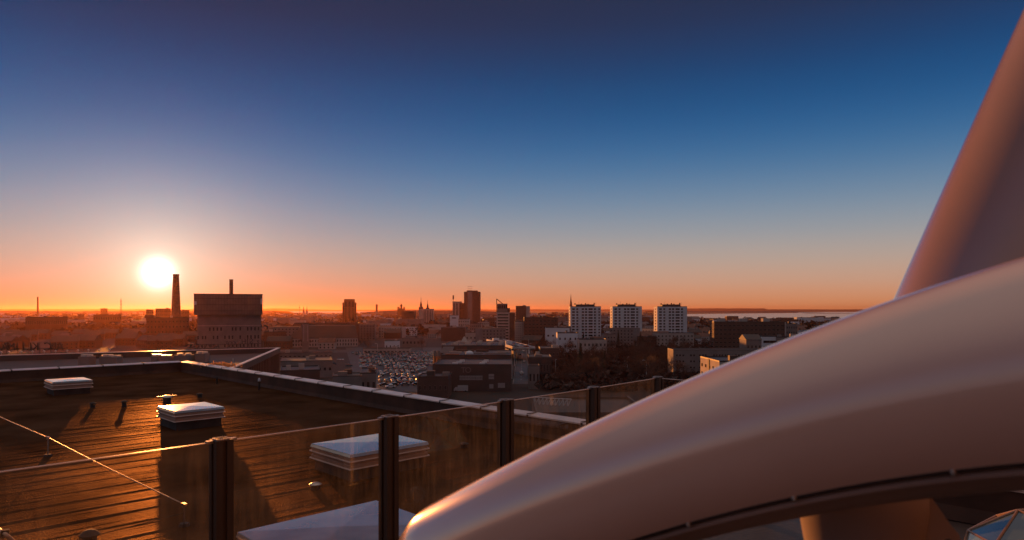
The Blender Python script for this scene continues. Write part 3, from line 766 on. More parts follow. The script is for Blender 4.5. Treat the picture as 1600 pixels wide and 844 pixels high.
# long five storey block
xs = []
for g0 in (1056, 1061, 1066, 1078, 1083, 1092, 1097, 1101, 1114, 1118, 1123, 1127, 1132, 1136, 1148, 1153, 1157, 1163, 1170, 1176, 1190, 1197, 1204): xs.append((g0, g0 + 3.1))
building('apartment_slab', 'long grey five storey block with a glowing left end, low at the right', 'apartment block', 1052, 1420, 547.5, 345, 12.5, 'grey', 'roofgrey', xs=xs[:20], rows=4, hf=.36, zb=1.2, zt=1.0, extras=False)
# block with sunlit side
t, W_, H = building('lit_apartment_building', 'small block with an orange sunlit window wall beside the white beam', 'apartment block', 1124, 1210, 566, 229, 23, 'cream', 'roofdark', cols=6, rows=5, wf=.4, hf=.4, sc=5, sr=5, zb=1.5, zt=1, extras=True)
addbox(t, 'stair_strip', -W_ / 2 - .10, 12.0, 0, .2, 1.6, H + .3, 'dgrey')
building('office_building', 'grey office with pale window bands above the beam', 'office building', 1191, 1214, 526.5, 430, 14, 'white', cols=1, rows=4, wf=.86, hf=.42, extras=False)
building('office_wing', 'plain grey wing right of the banded office', 'office building', 1214.6, 1250, 527.5, 428, 14, 'grey', cols=6, rows=2, wf=.3, hf=.2)
t, W_, H = building('gabled_house', 'low grey house with a lit pointed gable below the long slab', 'house', 1166, 1190, 531, 400, 12, 'grey', extras=False, parapet=.1, cols=4, rows=2)
m = MB(); m.gable(-W_ / 2 - .3, W_ / 2 + .3, -.4, 12.4, H + .1, H + 3.0, axis='x'); part('pitched_roof', m, M['roofgrey'], t)
building('apartment_building', 'pale distant block right of the long dark slab', 'apartment block', 1228, 1246, 506, 640, 12, 'grey', cols=5, rows=4)

# dark offices and the street canyon
building('office_building', 'wide dark office with rows of window bays left of the white towers', 'office building', 819, 872, 497, 640, 26, 'brown', cols=9, rows=8, wf=.62, hf=.42, zb=1)
building('apartment_building', 'narrow pale block with dotted windows between two dark offices', 'apartment block', 804.5, 818.5, 503, 650, 18, 'cream', cols=4, rows=10, wf=.42, hf=.42, zb=1)
building('white_building', 'low white building with a flat roof in front of the left white tower', 'building', 853, 890, 512.5, 610, 14, 'white', cols=5, rows=1, wf=.4, hf=.14, zb=6)
t, W_, H = building('white_building', 'white L-shaped building right of the dark wide office', 'building', 871, 903, 521, 520, 16, 'white', 'roofgrey', cols=4, rows=2, wf=.3, hf=.3, zb=4)
building('hall_building', 'dark low hall with pale roof between street and park', 'hall', 844, 874, 545, 420, 22, 'dgrey', 'roofgrey', cols=5, rows=2)
building('hall_building', 'long low hall with pale roof edge right of the street', 'hall', 826, 862, 559, 345, 22, 'dgrey', 'roofgrey', cols=8, rows=1)
building('kiosk_building', 'small grey boxy building beside the street', 'building', 826, 843, 572.5, 300, 8, 'grey', 'roofgrey', cols=3, rows=1, extras=False)
# curved office with sail on top
t, W_, H = building('office_tower', 'banded office tower with a triangular sail frame on its roof', 'office tower', 776, 796, 488, 760, 16, 'cream', 'dgrey', cols=1, rows=9, wf=.84, hf=.44, zb=1, extras=False)
addbox(t, 'dark_wing', W_ / 2 + 3.1, 8, 0, 6, 17, H - .6, 'brown'); px = 760 / F
addbox(t, 'crown_storey', -1.2 * px, 8, H + .1, 16 * px, 10, 9.5, 'grey')
addbox(t, 'crown_wing', 8.2 * px, 8, H + .1, 5 * px, 9, 4.5, 'brown')
for k in range(5):
    mb = MB(); mb.box(((-8.2 + k * 3.4) * px, 2.9, H + 6.2), (1.6, .2, 4)); part('crown_window', mb, M['glassdark'], t)
m = MB(); z0 = H + 9; a = (-10 * px, 4, 0)
m.tube([(-10 * px, 4, H), (-10.3 * px, 4, H + 15)], .45, 6); m.tube([(-10.3 * px, 4, H + 15), (-.5 * px, 4, H + 9.4)], .45, 6); m.tube([(-9.8 * px, 4, H), (-5 * px, 3, H + 4.5)], .4, 6)
part('sail_frame', m, M['dgrey'], t)
t, W_, H = building('apartment_tower', 'boxy tower with a darker left half beside the sail office', 'tower block', 806, 822, 478.5, 1100, 18, 'brown', cols=4, rows=8, wf=.4, hf=.4, extras=True)
addbox(t, 'pale_wing', W_ / 2 + 3.1, 10, 0, 6.2, 18, H, 'cream')

# tallest tower and neighbours
t, W_, H = building('glass_tower', 'tallest dark glass tower rising above the skyline', 'skyscraper', 725, 750, 456, 1500, 30, 'dgrey', extras=False, parapet=.1)
px = 1500 / F
addbox(t, 'top_storey', 0, 14, H + .1, 17 * px, 22, 2.8, 'dgrey')
addbox(t, 'glass_strip', -3.2 * px, -.4, 0, 7.5 * px, .8, H + .4, M.setdefault('towerglass', mat('tower_glass', (.22, .17, .16), .18, spec=.9, metal=.4, var=.15, scale=.05)))
for r in range(20): addbox(t, 'floor_line', -3.2 * px, -.85, 8 + r * 4.1, 7.5 * px, .1, .5, 'brown')
t, W_, H = building('office_tower', 'ribbed tower with a roof mast left of the tallest tower', 'office tower', 707, 721, 471.5, 1550, 22, 'cream', extras=False, cols=3, rows=1, wf=.35, hf=.9)
px = 1550 / F; addpole(t, 'mast', -6 * px, 4, H, 5, .6); mb = MB(); mb.cyl((-6 * px, 4, H + 5), (-6 * px, 4, H + 14.5), 1.6, 1.6, 10); part('mast_sign', mb, M['dgrey'], t)
building('office_tower', 'shorter ribbed tower squeezed between mast tower and tallest tower', 'office tower', 718, 725.5, 474, 1520, 20, 'brown', cols=3, rows=1, wf=.35, hf=.9)
building('white_building', 'white building with a square opening below the mast tower', 'building', 703, 715.5, 493, 1150, 16, 'white', cols=1, rows=1, wf=.5, hf=.3, zb=18)
building('office_building', 'pale cube building below the tallest tower', 'office building', 716, 733, 499, 980, 20, 'cream', cols=5, rows=4, wf=.5, hf=.35)
building('office_building', 'grey mid-rise building right of the pale cube building', 'office building', 734, 752, 506, 860, 18, 'grey', cols=6, rows=4)
building('arched_building', 'low pale building with a row of round window openings', 'building', 727, 757, 520, 640, 14, 'cream', cols=5, rows=1, wf=.3, hf=.26, zb=5)
t, W_, H = building('vaulted_hall', 'pale hall with a curved vault roof left of the sail office', 'hall', 752, 775, 517, 700, 20, 'white', cols=8, rows=1, wf=.3, hf=.6, zb=2, extras=False, parapet=.1)
mb = MB(); nn = 12
vs = [(-W_ / 2 * math.cos(PI * i / nn), y, H + .2 + 4.2 * math.sin(PI * i / nn)) for y in (0, 20) for i in range(nn + 1)]
mb.add(vs, [(i, i + 1, nn + 2 + i, nn + 1 + i) for i in range(nn)] + [tuple(range(nn, -1, -1)), tuple(range(nn + 1, 2 * nn + 2))]); part('vault_roof', mb, M['roofgrey'], t)
building('dark_hall', 'black boxy hall with small square windows left of the arched building', 'hall', 689, 727, 512.5, 765, 30, 'dgrey', cols=8, rows=3, wf=.2, hf=.3)
building('apartment_tower', 'slim brown tower between the vaulted hall and tallest tower', 'tower block', 763, 773, 497, 1050, 14, 'brown', cols=3, rows=5)
building('apartment_building', 'pale block seen low behind the vaulted hall', 'apartment block', 752, 764, 503, 1000, 12, 'cream', cols=4, rows=4)

# dark block, ribbed block
building('office_building', 'square dark block with a lit left edge left of the steeples', 'office building', 627.5, 647, 487, 1350, 26, 'brown', cols=8, rows=7, wf=.5, hf=.4)
t, W_, H = building('ribbed_building', 'pale block of vertical ribs in front of the two steeples', 'office building', 661.5, 676.5, 483, 1500, 22, 'cream', cols=6, rows=1, wf=.42, hf=.92, zb=2, extras=False)
px = 1500 / F; addbox(t, 'left_wing', -W_ / 2 - 3.4 * px, 10, 0, 6.6 * px, 18, H - 3, 'cream')
def steeple(px_, ytip, ybase, Y, w, label, kind='baroque', group='church steeples on the skyline'):
    p = at(px_, HY, Y); zt_ = CZ - (ytip - HY) / F * Y; zb_ = CZ - (ybase - HY) / F * Y; t = thing('church_steeple', label, 'steeple', (p.x, Y, 0), 0, group)
    FOOT.append((p.x - w, p.x + w, Y - w, Y + w))
    h = zt_ - zb_; mb = MB(); mb.box((0, 0, zb_ / 2), (w, w, zb_)); part('tower', mb, M['cream'], t)
    mb = MB(); r = w * .55
    if kind == 'baroque': prof = [(r * 1.05, 0), (r * 1.1, .04 * h), (r * .95, .16 * h), (r * .5, .24 * h), (r * .55, .30 * h), (r * .58, .34 * h), (r * .34, .46 * h), (r * .28, .55 * h), (r * .12, .62 * h), (r * .05, .98 * h), (.05, h)]
    elif kind == 'needle': prof = [(r, 0), (r * .95, .06 * h), (r * .62, .2 * h), (r * .34, .5 * h), (r * .12, .8 * h), (.1, h)]
    elif kind == 'dome': prof = [(r * .8, 0), (r * .8, .35 * h), (r, .45 * h), (r * .95, .6 * h), (r * .6, .75 * h), (r * .15, .85 * h), (r * .06, .97 * h), (.1, h)]
    else: prof = [(r, 0), (r, .8 * h), (r * 1.2, .82 * h), (r * 1.2, .93 * h), (r * .3, h)]
    mb.lathe([(a, zb_ + b) for a, b in prof], n=12); part('spire', mb, M['spirecu'], t, smooth=False); return t
steeple(657.8, 464, 483, 1900, 11, 'taller of the two baroque steeples behind the ribbed block')
steeple(668.2, 468.5, 484, 1900, 9, 'shorter of the two baroque steeples behind the ribbed block')
steeple(892.0, 459, 482, 2600, 15, 'tall needle spire standing left of the leftmost white tower', 'needle')
steeple(474.5, 477.5, 487, 3000, 8, 'left twin of the paired spires on the left skyline', 'needle')
steeple(479.5, 478, 487, 3000, 8, 'right twin of the paired spires on the left skyline', 'needle')
steeple(588.6, 475.5, 487, 3000, 8, 'round keep tower alone on the skyline right of the hotel', 'keep')
steeple(784, 492, 496, 1500, 5, 'small turret on a roof far behind the sail office', 'needle')
# domed cathedral
c = at(627, HY, 3000); t = thing('domed_cathedral', 'far cathedral with one big and four small onion domes', 'cathedral', (c.x, 3000, 0))
zb_ = CZ - (482 - HY) / F * 3000; mb = MB(); mb.box((0, 0, zb_ / 2), (30, 26, zb_)); part('wall', mb, M['brown'], t)
def onion(x, y, w, z0, h):
    mb = MB(); r = w / 2; mb.lathe([(r * .8, z0), (r * .8, z0 + h * .35), (r * 1.05, z0 + h * .45), (r, z0 + h * .58), (r * .5, z0 + h * .74), (r * .1, z0 + h * .85), (r * .08, z0 + h)], (x, y, 0), 12); part('onion_dome', mb, M['spirecu'], t)
onion(0, 0, 10, zb_, 24); 
for x, y in ((-13, -9), (13, -9), (-11, 9), (11, 9)): onion(x, y, 5.5, zb_ - 2, 12)
# hotel tower
t, W_, H = building('hotel_tower', 'lone hotel tower with narrower side wings above the left city', 'hotel', 537.5, 554.5, 468.5, 1500, 20, 'brown', extras=False, cols=3, rows=1, wf=.5, hf=.9, zb=4)
px = 1500 / F; addbox(t, 'side_wing', -W_ / 2 - 1.2 * px, 11, 0, 2.4 * px, 14, H - 6, 'brown'); addbox(t, 'side_wing', W_ / 2 + 1.2 * px, 11, 0, 2.4 * px, 14, H - 6, 'brown'); addbox(t, 'cornice', 0, 10, H, W_ * .94, 18, 1.5, 'dgrey')
building('white_building', 'small white block in the middle distance left of the dark square block', 'building', 594, 611, 505.5, 1000, 14, 'white', cols=6, rows=3)
# long school-like building with mansard roof
t, W_, H = building('factory_building', 'long old building with a deep dark roof and pilastered front', 'factory', 448, 560, 529, 640, 24, 'cream', extras=False, cols=26, rows=2, wf=.4, hf=.6, zb=.5, zt=.5, parapet=.2)
m = MB(); h = 12; m.add([(-W_ / 2, -.6, H + .2), (W_ / 2, -.6, H + .2), (W_ / 2, 24.6, H + .2), (-W_ / 2, 24.6, H + .2), (-W_ / 2 + 14, 7, H + h), (W_ / 2 - 2, 7, H + h), (W_ / 2 - 2, 17, H + h), (-W_ / 2 + 14, 17, H + h)], [(0, 1, 5, 4), (1, 2, 6, 5), (2, 3, 7, 6), (3, 0, 4, 7), (4, 5, 6, 7), (3, 2, 1, 0)]); part('mansard_roof', m, M['roofdark'], t)
t, W_, H = building('office_building', 'dark flat office storeys rising behind the mansard roof', 'office building', 460, 562, 505.5, 740, 30, 'dgrey', cols=20, rows=3, wf=.6, hf=.3, zb=10, zt=.6)
t, W_, H = building('stair_tower', 'slim stair tower with two pale vertical light strips', 'tower', 472, 482.5, 506, 540, 6, 'grey', extras=False)
for x in (-1.3, 1.7): addbox(t, 'light_strip', x, -.12, 10, .8, .24, H - 11, 'paleletter')
building('factory_wing', 'low dark wing left of the mansard building', 'factory', 412, 447, 519, 620, 18, 'brown', cols=12, rows=2, wf=.35, hf=.7)

# left: glass-topped block, chimneys, mast
Yg = 430; px = Yg / F
t = thing('glass_topped_building', 'large block with an overhanging glazed upper box and grey stone base', 'office building', ((357.5 - 800) * px, Yg, 0))
FOOT.append(((300 - 800) * px, (415 - 800) * px, Yg - 5, Yg + 45)); t.rotation_euler.z = math.atan2(442.5, F); t.scale.x = math.cos(t.rotation_euler.z)
zt_ = CZ - (460.5 - HY) * px; zm = CZ - (492 - HY) * px
addbox(t, 'glazed_box', 0, 18, zm, 107 * px, 40, zt_ - zm, M.setdefault('glazed', mat('glazed_wall', (.13, .09, .07), .3, spec=.7, var=.2, scale=.3)))
addbox(t, 'base_wall', 1.5 * px, 19, 0, 100 * px, 36, zm, 'grey')
addbox(t, 'roof_edge', 0, 18, zt_, 107.6 * px, 40.3, .5, 'dgrey')
for k in range(24): addbox(t, 'mullion', (-53.5 + 107 * (k + .5) / 24) * px, -2.06, zm + .3, .14, .12, zt_ - zm - .6, 'dgrey')
for k in range(3): addbox(t, 'floor_band', 0, -2.1, zm + (k + .6) * (zt_ - zm) / 3.3, 106 * px, .2, .35, 'dgrey')
addbox(t, 'bay_window', -51 * px, -2.15, zt_ - 6.5, 3.4 * px, .3, 2.2, 'white'); addbox(t, 'bay_window', 51.5 * px, -2.15, zt_ - 6, 2.4 * px, .3, 3.6, 'white')
rr = random.Random(5)
for r_ in range(5):
    for k in range(17):
        if rr.random() < .8: part('window', win_mesh(1.1, 2.4), None, t, loc=((-47 + 94 * k / 16 + rr.uniform(-.8, .8)) * px, .98, 2 + r_ * 5.2))
addbox(t, 'ledge', 1.5 * px, .8, zm - 7, 100 * px, .5, .4, 'cream')
mb = MB(); mb.cyl((4 * px, 20, zt_), (4 * px, 20, zt_ + 25.5 * px), 3.3 * px, 3.2 * px, 20); mb.cyl((4 * px, 20, zt_ + 25 * px), (4 * px, 20, zt_ + 25.8 * px), 3.6 * px, 3.6 * px, 20); part('chimney', mb, M['brick'], t)
def chimney(px_, ytop, Y, w0, w1, label, m='brick'):
    p = at(px_, HY, Y); H = CZ - (ytop - HY) / F * Y; t = thing('brick_chimney', label, 'chimney', (p.x, Y, 0)); q = Y / F
    FOOT.append((p.x - 8, p.x + 8, Y - 8, Y + 8))
    mb = MB(); mb.cyl((0, 0, 0), (0, 0, H), w0 * q / 2, w1 * q / 2, 24, cap=True); part('shaft', mb, M[m], t, smooth=False)
    mb = MB(); mb.cyl((0, 0, H - 1.6), (0, 0, H + .4), w1 * q * .56, w1 * q * .56, 24); part('crown_ring', mb, M['brick'], t)
    mb = MB(); mb.box((0, 0, 3), (w0 * q * 1.1, w0 * q * 1.1, 6)); part('plinth', mb, M['brick'], t); return t
chimney(275, 429, 900, 17, 8.4, 'great tapering brick chimney standing in front of the sun')
chimney(59, 464, 2300, 3, 2.0, 'slender distant chimney at the far left')
t, W_, H = building('factory_block', 'wide plain block at the foot of the great chimney', 'factory', 229, 296, 497, 760, 30, 'brown', cols=12, rows=4, wf=.4, hf=.4)
addbox(t, 'roof_house', -26 * 760 / F, 8, H, 9, 8, 3.6, 'brown')
building('factory_block', 'smaller block half behind the great chimney, nearer the horizon', 'factory', 243, 267, 482.5, 1500, 30, 'brown', cols=8, rows=4)
building('factory_block', 'low stepped block right behind the great chimney', 'factory', 283, 296, 485, 1400, 30, 'brown', cols=5, rows=4)
building('factory_block', 'low block left behind the great chimney', 'factory', 228, 240, 484.2, 1550, 30, 'brown', cols=4, rows=3)
building('warehouse', 'very long low warehouse on the hazy left', 'warehouse', 40, 106, 496, 900, 40, 'brown', cols=20, rows=2)
building('warehouse', 'long warehouse near the lattice mast', 'warehouse', 146, 190, 492, 1300, 40, 'brown', cols=12, rows=2)
building('water_works', 'small square building on the left horizon', 'building', 157, 168, 482.2, 2600, 30, 'brown', cols=4, rows=2)
building('apartment_building', 'hazy block halfway between left chimney and mast', 'apartment block', 122, 132, 491.5, 1500, 20, 'brown', cols=5, rows=4)
p = at(189, HY, 1900); zt_ = CZ - (464 - HY) / F * 1900; t = thing('lattice_mast', 'thin lattice mast on the left horizon', 'mast', (p.x, 1900, 0))
mb = MB()
for sx, sy in ((1, 1), (1, -1), (-1, 1), (-1, -1)): mb.cyl((sx * 3.2, sy * 3.2, 0), (sx * .5, sy * .5, zt_ - 6), .28, .2, 5)
for k in range(10):
    z0, z1 = zt_ * k / 11, zt_ * (k + 1) / 11; w0, w1 = 3.2 - 2.7 * k / 11, 3.2 - 2.7 * (k + 1) / 11
    for s in (-1, 1):
        mb.cyl((-w0, s * w0, z0), (w1, s * w1, z1), .15, n=4); mb.cyl((w0, s * w0, z0), (-w1, s * w1, z1), .15, n=4)
part('lattice', mb, M['dgrey'], t); mb = MB(); mb.cyl((0, 0, zt_ - 8), (0, 0, zt_), .35, .15, 6); part('aerial', mb, M['dgrey'], t)
for z in (zt_ - 12, zt_ - 20):
    mb = MB(); mb.box((0, 0, z), (4, 4, .8)); part('platform', mb, M['dgrey'], t)
p = at(468, HY, 2200); zt_ = CZ - (476 - HY) / F * 2200; t = thing('radio_mast', 'hair-thin mast left of the twin spires', 'mast', (p.x, 2200, 0)); mb = MB(); mb.cyl((0, 0, 0), (0, 0, zt_), .6, .3, 6); part('pole', mb, M['dgrey'], t); mb = MB(); mb.box((0, 0, zt_ * .8), (2, 2, 3)); part('antenna_ring', mb, M['dgrey'], t)

# ------------------------------------------------------------------ halls in the centre
t, W_, H = building('bus_station_hall', 'dark hall carrying the pale letters TO above two window strips', 'hall', 676, 799, 571, 292, 34, 'dgrey', 'roofdark', extras=False)
px = 292 / F
def text(t, s, x, y, z, size, m, flip=False, ext=.08):
    cu = bpy.data.curves.new('letters', 'FONT'); cu.body = s; cu.size = size; cu.extrude = ext; cu.align_x = 'CENTER'
    o = bpy.data.objects.new('tmp', cu); COL.objects.link(o)
    dg = bpy.context.evaluated_depsgraph_get(); dg.update(); me = bpy.data.meshes.new_from_object(o.evaluated_get(dg)); bpy.data.objects.remove(o)
    me.materials.clear(); me.materials.append(M[m])
    q = link('letter', me, t, (x, y, z)); q.rotation_euler = (PI / 2, 0, PI if flip else 0); return q
text(t, 'T', (724 - 737.5) * px, -.15, CZ - (582.5 - HY) * px, 3.4, 'grey'); text(t, 'O', (731.5 - 737.5) * px, -.15, CZ - (582.5 - HY) * px, 3.4, 'grey')
def strip(x0, x1, y0, y1, m='paleletter', nm='window_strip'):
    mb = MB(); mb.box((((x0 + x1) / 2 - 737.5) * px, -.1, CZ - ((y0 + y1) / 2 - HY) * px), ((x1 - x0) * px, .2, (y1 - y0) * px)); return part(nm, mb, M[m], t)
strip(718, 754, 587, 594); strip(763.5, 772, 584.5, 588.3); strip(763.5, 772, 589, 592.5); strip(764.5, 771, 600.5, 607); strip(778, 789, 598.5, 606)
for k in range(8): strip(721.5 + k * 4.2, 722.1 + k * 4.2, 586.9, 594.1, 'dgrey', 'mullion')
strip(718, 754, 590.2, 590.9, 'dgrey', 'transom')
for i, x in enumerate((710, 714, 717)): addbox(t, 'rooflight', (x - 737.5) * px, 3 + i * 8, H + .1, 2.2, 1.6, .9, 'white')
for i, x in enumerate((753, 755, 757)): addbox(t, 'rooflight', (x - 737.5) * px, 3 + i * 8, H + .1, 2.2, 1.6, .9, 'white')
t, W_, H = building('market_hall', 'large dark roofed hall with a dome light behind the letters hall', 'hall', 690, 799, 556, 350, 44, 'dgrey', 'roofdark', extras=False)
px = 350 / F
mb = MB(); mb.lathe([(2.2, 0), (2.1, .9), (1.5, 1.6), (.7, 1.9), (.1, 2.0)], ((732 - 744.5) * px, 8, H + .1), 14); part('dome_light', mb, M['white'], t, smooth=True)
addbox(t, 'red_strip', (706 - 744.5) * px, 3, H + .1, 22 * px, 2.4, .7, 'rust')
for k in range(16): addbox(t, 'duct', (696 + (k * 29) % 98 - 744.5) * px, 10 + (k * 11) % 32, H + .1, 2 + k % 4, 1.6, .5 + .3 * (k % 3), ['grey', 'cream', 'dgrey'][k % 3])
t, W_, H = building('market_hall', 'farther dark hall topped by a pale pyramid and small lit vents', 'hall', 690, 788, 541, 430, 60, 'dgrey', 'roofdark', extras=False)
px = 430 / F
for k in range(26): addbox(t, 'roof_vent', (692 + (k * 37) % 93 - 739) * px, 6 + (k * 17) % 48, H + .1, 2.4, 2.4, 1.3, 'cream')
addbox(t, 'long_duct', (730 - 739) * px, 6, H + .1, 26 * px, 1.2, .9, 'cream')
mb = MB(); mb.lathe([(3.2, 0), (3.2, .5), (.2, 4.2)], ((717 - 739) * px, 48, H + .1), 4); part('pyramid_roof', mb, M['cream'], t)
# parking deck with parked cars catching the sun
RD = math.atan2(-.982, .189)
t = thing('parking_deck', 'raised parking deck whose parapet and cars catch orange sunlight', 'parking deck', (-10, 535, 0), RD)
zr = 8.2
addbox(t, 'deck', 0, 7, zr - .6, 128, 14, .6, 'grey'); addbox(t, 'parapet', 0, -.15, zr - .7, 128, .3, 1.8, 'white'); addbox(t, 'parapet', 0, 14.15, zr - .7, 128, .3, 1.8, 'white'); addbox(t, 'lower_wall', 0, .3, zr - 4.4, 128, .3, 2.2, 'cream')
for k in range(12): addbox(t, 'pillar', -60 + k * 11, .6, 0, .8, .8, zr - .6, 'grey')
addbox(t, 'stair_house', 18, 4, zr, 6, 5, 3.2, 'white'); addbox(t, 'stair_house', -40, 4, zr, 5, 5, 2.8, 'white')
RAMP = (t.location.copy(), zr)
FOOT.append((-30, 8, 465, 605))
# twin copper stacks
for k, x in enumerate((679.6, 685.6)):
    p = at(x, HY, 322); zt_ = CZ - (553 - HY) / F * 322; s = thing('copper_stack', ('left' if k == 0 else 'right') + ' one of the two copper stacks beside the car park', 'chimney', (p.x, 322, 0), 0, 'copper stacks')
    mb = MB(); mb.cyl((0, 0, 0), (0, 0, zt_ - 1), .85, .85, 16); part('stack', mb, M['copper'], s, smooth=False); mb = MB(); mb.cyl((0, 0, zt_ - 1), (0, 0, zt_ + 1.6), .75, .75, 16); part('cap', mb, M['grey'], s)
t, W_, H = building('ticket_building', 'dark low building with a lit sloping roof edge behind the copper stacks', 'building', 688, 706, 553, 380, 16, 'dgrey', extras=False, cols=4, rows=1); 
mb = MB(); mb.add([(-W_ / 2, 0, H + .6), (W_ / 2, 0, H + .6), (W_ / 2, 16, H + 3.2), (-W_ / 2, 16, H + 3.2)], [(0, 1, 2, 3)]); part('sloping_roof', mb, M['roofgrey'], t)
building('low_building', 'low pale building behind the packed car park', 'building', 601, 625, 533, 560, 14, 'white', 'roofgrey', cols=4, rows=1, wf=.3, hf=.3)
building('low_building', 'long low building with arches closing the car park', 'building', 568, 640, 545, 545, 10, 'cream', 'roofgrey', cols=12, rows=1, wf=.6, hf=.5, zb=.5)
building('low_building', 'low flat building right of the car park rows', 'building', 628, 662, 529, 640, 20, 'grey', 'roofgrey', cols=6, rows=1)
building('low_building', 'flat grey shed in front of the stair tower', 'shed', 438, 520, 565, 350, 30, 'grey', 'roofgrey', cols=10, rows=1, wf=.5, hf=.3)
building('low_building', 'dark flat shed nearest the parapet on the left', 'shed', 438, 500, 580, 275, 22, 'dgrey', 'roofdark', cols=8, rows=1, wf=.5, hf=.3)
building('low_building', 'pale flat annex seen just over the parapet coping', 'shed', 520, 566, 589, 262, 14, 'grey', 'roofgrey', cols=6, rows=1, wf=.5, hf=.3)
t, W_, H = building('low_building', 'small building with a lit slanting roof edge beside the parked cars', 'shed', 563, 588, 584, 268, 24, 'grey', 'roofdark', cols=3, rows=1); 
building('low_building', 'long flat canopy building below the mansard building', 'shed', 436, 520, 552, 480, 12, 'grey', 'roofgrey', cols=12, rows=1)
building('dark_hall', 'dark warehouse right before the car park front corner', 'hall', 652, 700, 590, 268, 16, 'dgrey', 'roofdark', cols=6, rows=1, wf=.4, hf=.3)
building('low_building', 'pale grey terrace roof seen through the glass panes', 'terrace', 838, 1016, 651, 80, 15, 'grey', 'roofgrey', extras=False)

# ------------------------------------------------------------------ neighbouring mall roof at left
def onz(px_, py_, z):
    Y = (CZ - z) * F / (py_ - HY); return Vector(((px_ - 800) / F * Y, Y, 0))
ZN = 27.0
fr_ = onz(436, 543, ZN); nr_ = onz(330, 588, ZN); fl_ = onz(-60, 556.5, ZN); 
dv = (nr_ - fr_); 
t = thing('mall_building', 'neighbouring flat roofed mall with ribbed end wall beyond the parapet', 'shopping centre')
nl_ = fl_ + dv * .8
mb = MB(); poly = [fr_, fl_, nl_, nr_]
mb.prism([(p.x, p.y) for p in poly], 0, ZN - 1.1); part('wall', mb, M['dgrey'], t)
def edgewall(a, b, nm, m, z0, z1, th=.4):
    d = b - a; mb = MB(); mb.box(((a + b) / 2) + Vector((0, 0, (z0 + z1) / 2)), (d.length, th, z1 - z0), math.atan2(d.y, d.x)); return part(nm, mb, M[m], t)
for a, b in ((fl_, fr_), (fr_, nr_)):
    edgewall(a, b, 'roof_parapet', 'dgrey', ZN - 1.1, ZN - .12); edgewall(a, b, 'parapet_coping', 'coping', ZN - .12, ZN, .55)
dd = (nr_ - fr_); nl = dd.normalized(); out_ = Vector((-nl.y, nl.x, 0)); out_ = out_ if out_.x > 0 else -out_
for k in range(34):
    p = fr_ + dd * ((k + .5) / 34) + out_ * .12; mb = MB(); mb.box((p.x, p.y, ZN / 2 - .4), (.5, .22, ZN - 1.2), math.atan2(nl.y, nl.x)); part('wall_rib', mb, M['brown'], t)
def acunit(px_, py_, w, h, label):
    p = onz(px_, py_, ZN - 1.1); a = thing('air_handling_unit', label, 'air handling unit', (p.x, p.y, ZN - 1.1), .1, 'air handling units on the neighbouring roof')
    mb = MB(); mb.box((0, 0, h / 2 + .15), (w, 2.2, h)); part('casing', mb, M['grey'], a)
    mb = MB(); mb.cyl((-w * .25, 0, h + .15), (-w * .25, 0, h + .45), .5, n=12); mb.cyl((w * .25, 0, h + .15), (w * .25, 0, h + .45), .5, n=12); part('fan', mb, M['steel'], a)
    for s in (-1, 1): 
        mb = MB(); mb.box((s * w * .4, 0, .08), (.15, 2.2, .16)); part('skid', mb, M['black'], a)
acunit(136, 573, 1.6, 1.5, 'leftmost air handling unit on the neighbouring roof')
acunit(168, 572, 1.5, 1.4, 'second air handling unit from the left, in a pair')
acunit(181, 572, 1.2, 1.3, 'narrow air handling unit right of the pair')
acunit(288, 568, 2.6, 1.3, 'wide air handling unit below the sunlit factory')
acunit(316, 567, 1.7, 1.5, 'rightmost air handling unit near the ribbed wall')
acunit(245, 569, 1.0, 1.2, 'small unit glowing orange under the great chimney')
acunit(260, 569, 1.6, 1.1, 'low unit glowing orange beside the small one')
for i, x in enumerate((2, 14, 33, 51, 69, 87, 105, 122, 138, 155, 171)):
    u = (x + 60) / 496.0; p = onz(x, 556.3 - u * 13.2, ZN); q = thing('edge_floodlight', '%s floodlight from the left along the neighbouring roof edge' % ordn(i), 'floodlight', (p.x, p.y, ZN), 0, 'floodlights along the roof edge')
    mb = MB(); mb.cyl((0, 0, 0), (0, 0, .35), .03, n=6); part('stem', mb, M['steel'], q)
    mb = MB(); mb.lathe([(.06, .3), (.19, .38), (.21, .5), (.1, .62), (.01, .66)], n=10); part('head', mb, M['steel'], q, smooth=True)
# roof letters seen from behind (so mirrored), on frames
def sign(chars, x0, pitch, y0, h, label, m='letter'):
    d = (fr_ - fl_); yaw = math.atan2(d.y, d.x)
    t = thing('roof_sign', label, 'sign', (0, 0, 0)); L0 = None
    pts = []
    for k, ch in enumerate(chars):
        x = x0 + pitch * k; u = (x + 60) / 496.0; row = 556.5 - u * 13.5; b = onz(x, row, ZN) + Vector((0, .8, 0)); pts.append(b)
        if ch == ' ': continue
        zb_ = CZ - (y0 - HY) / F * b.y
        o = text(t, ch, b.x, b.y, zb_, h / F * b.y * 1.38, m, flip=True, ext=.1)
    a, b = pts[0], pts[-1]
    mb = MB(); 
    for z in (0.1, .9): mb.tube([a + Vector((-1, .3, ZN + z)), b + Vector((1, .3, ZN + z))], .06, 5)
    n = max(3, len(chars) // 2)
    for k in range(n + 1):
        q = a.lerp(b, k / n); mb.tube([q + Vector((0, .3, ZN - .5)), q + Vector((0, .3, CZ - (y0 - h - HY) / F * q.y))], .05, 5)
    part('support_frame', mb, M['letter'], t)
sign('AMIILK CBA', 3, 9.6, 547.5, 13, 'large dark roof letters seen from behind, at the far left edge')
sign('COOVVVOA', 293, 6.4, 543.5, 6.5, 'small dark roof letters seen from behind under the glass-topped block')
sign('7OOL', 352, 5.6, 539.5, 6.5, 'short word of roof letters in the middle of the sign row')
sign('HIS', 379, 6, 537, 8, 'three raised roof letters right of the short word')
sign('7', 401, 6, 537.5, 6, 'single roof letter like a seven at the sign row end')
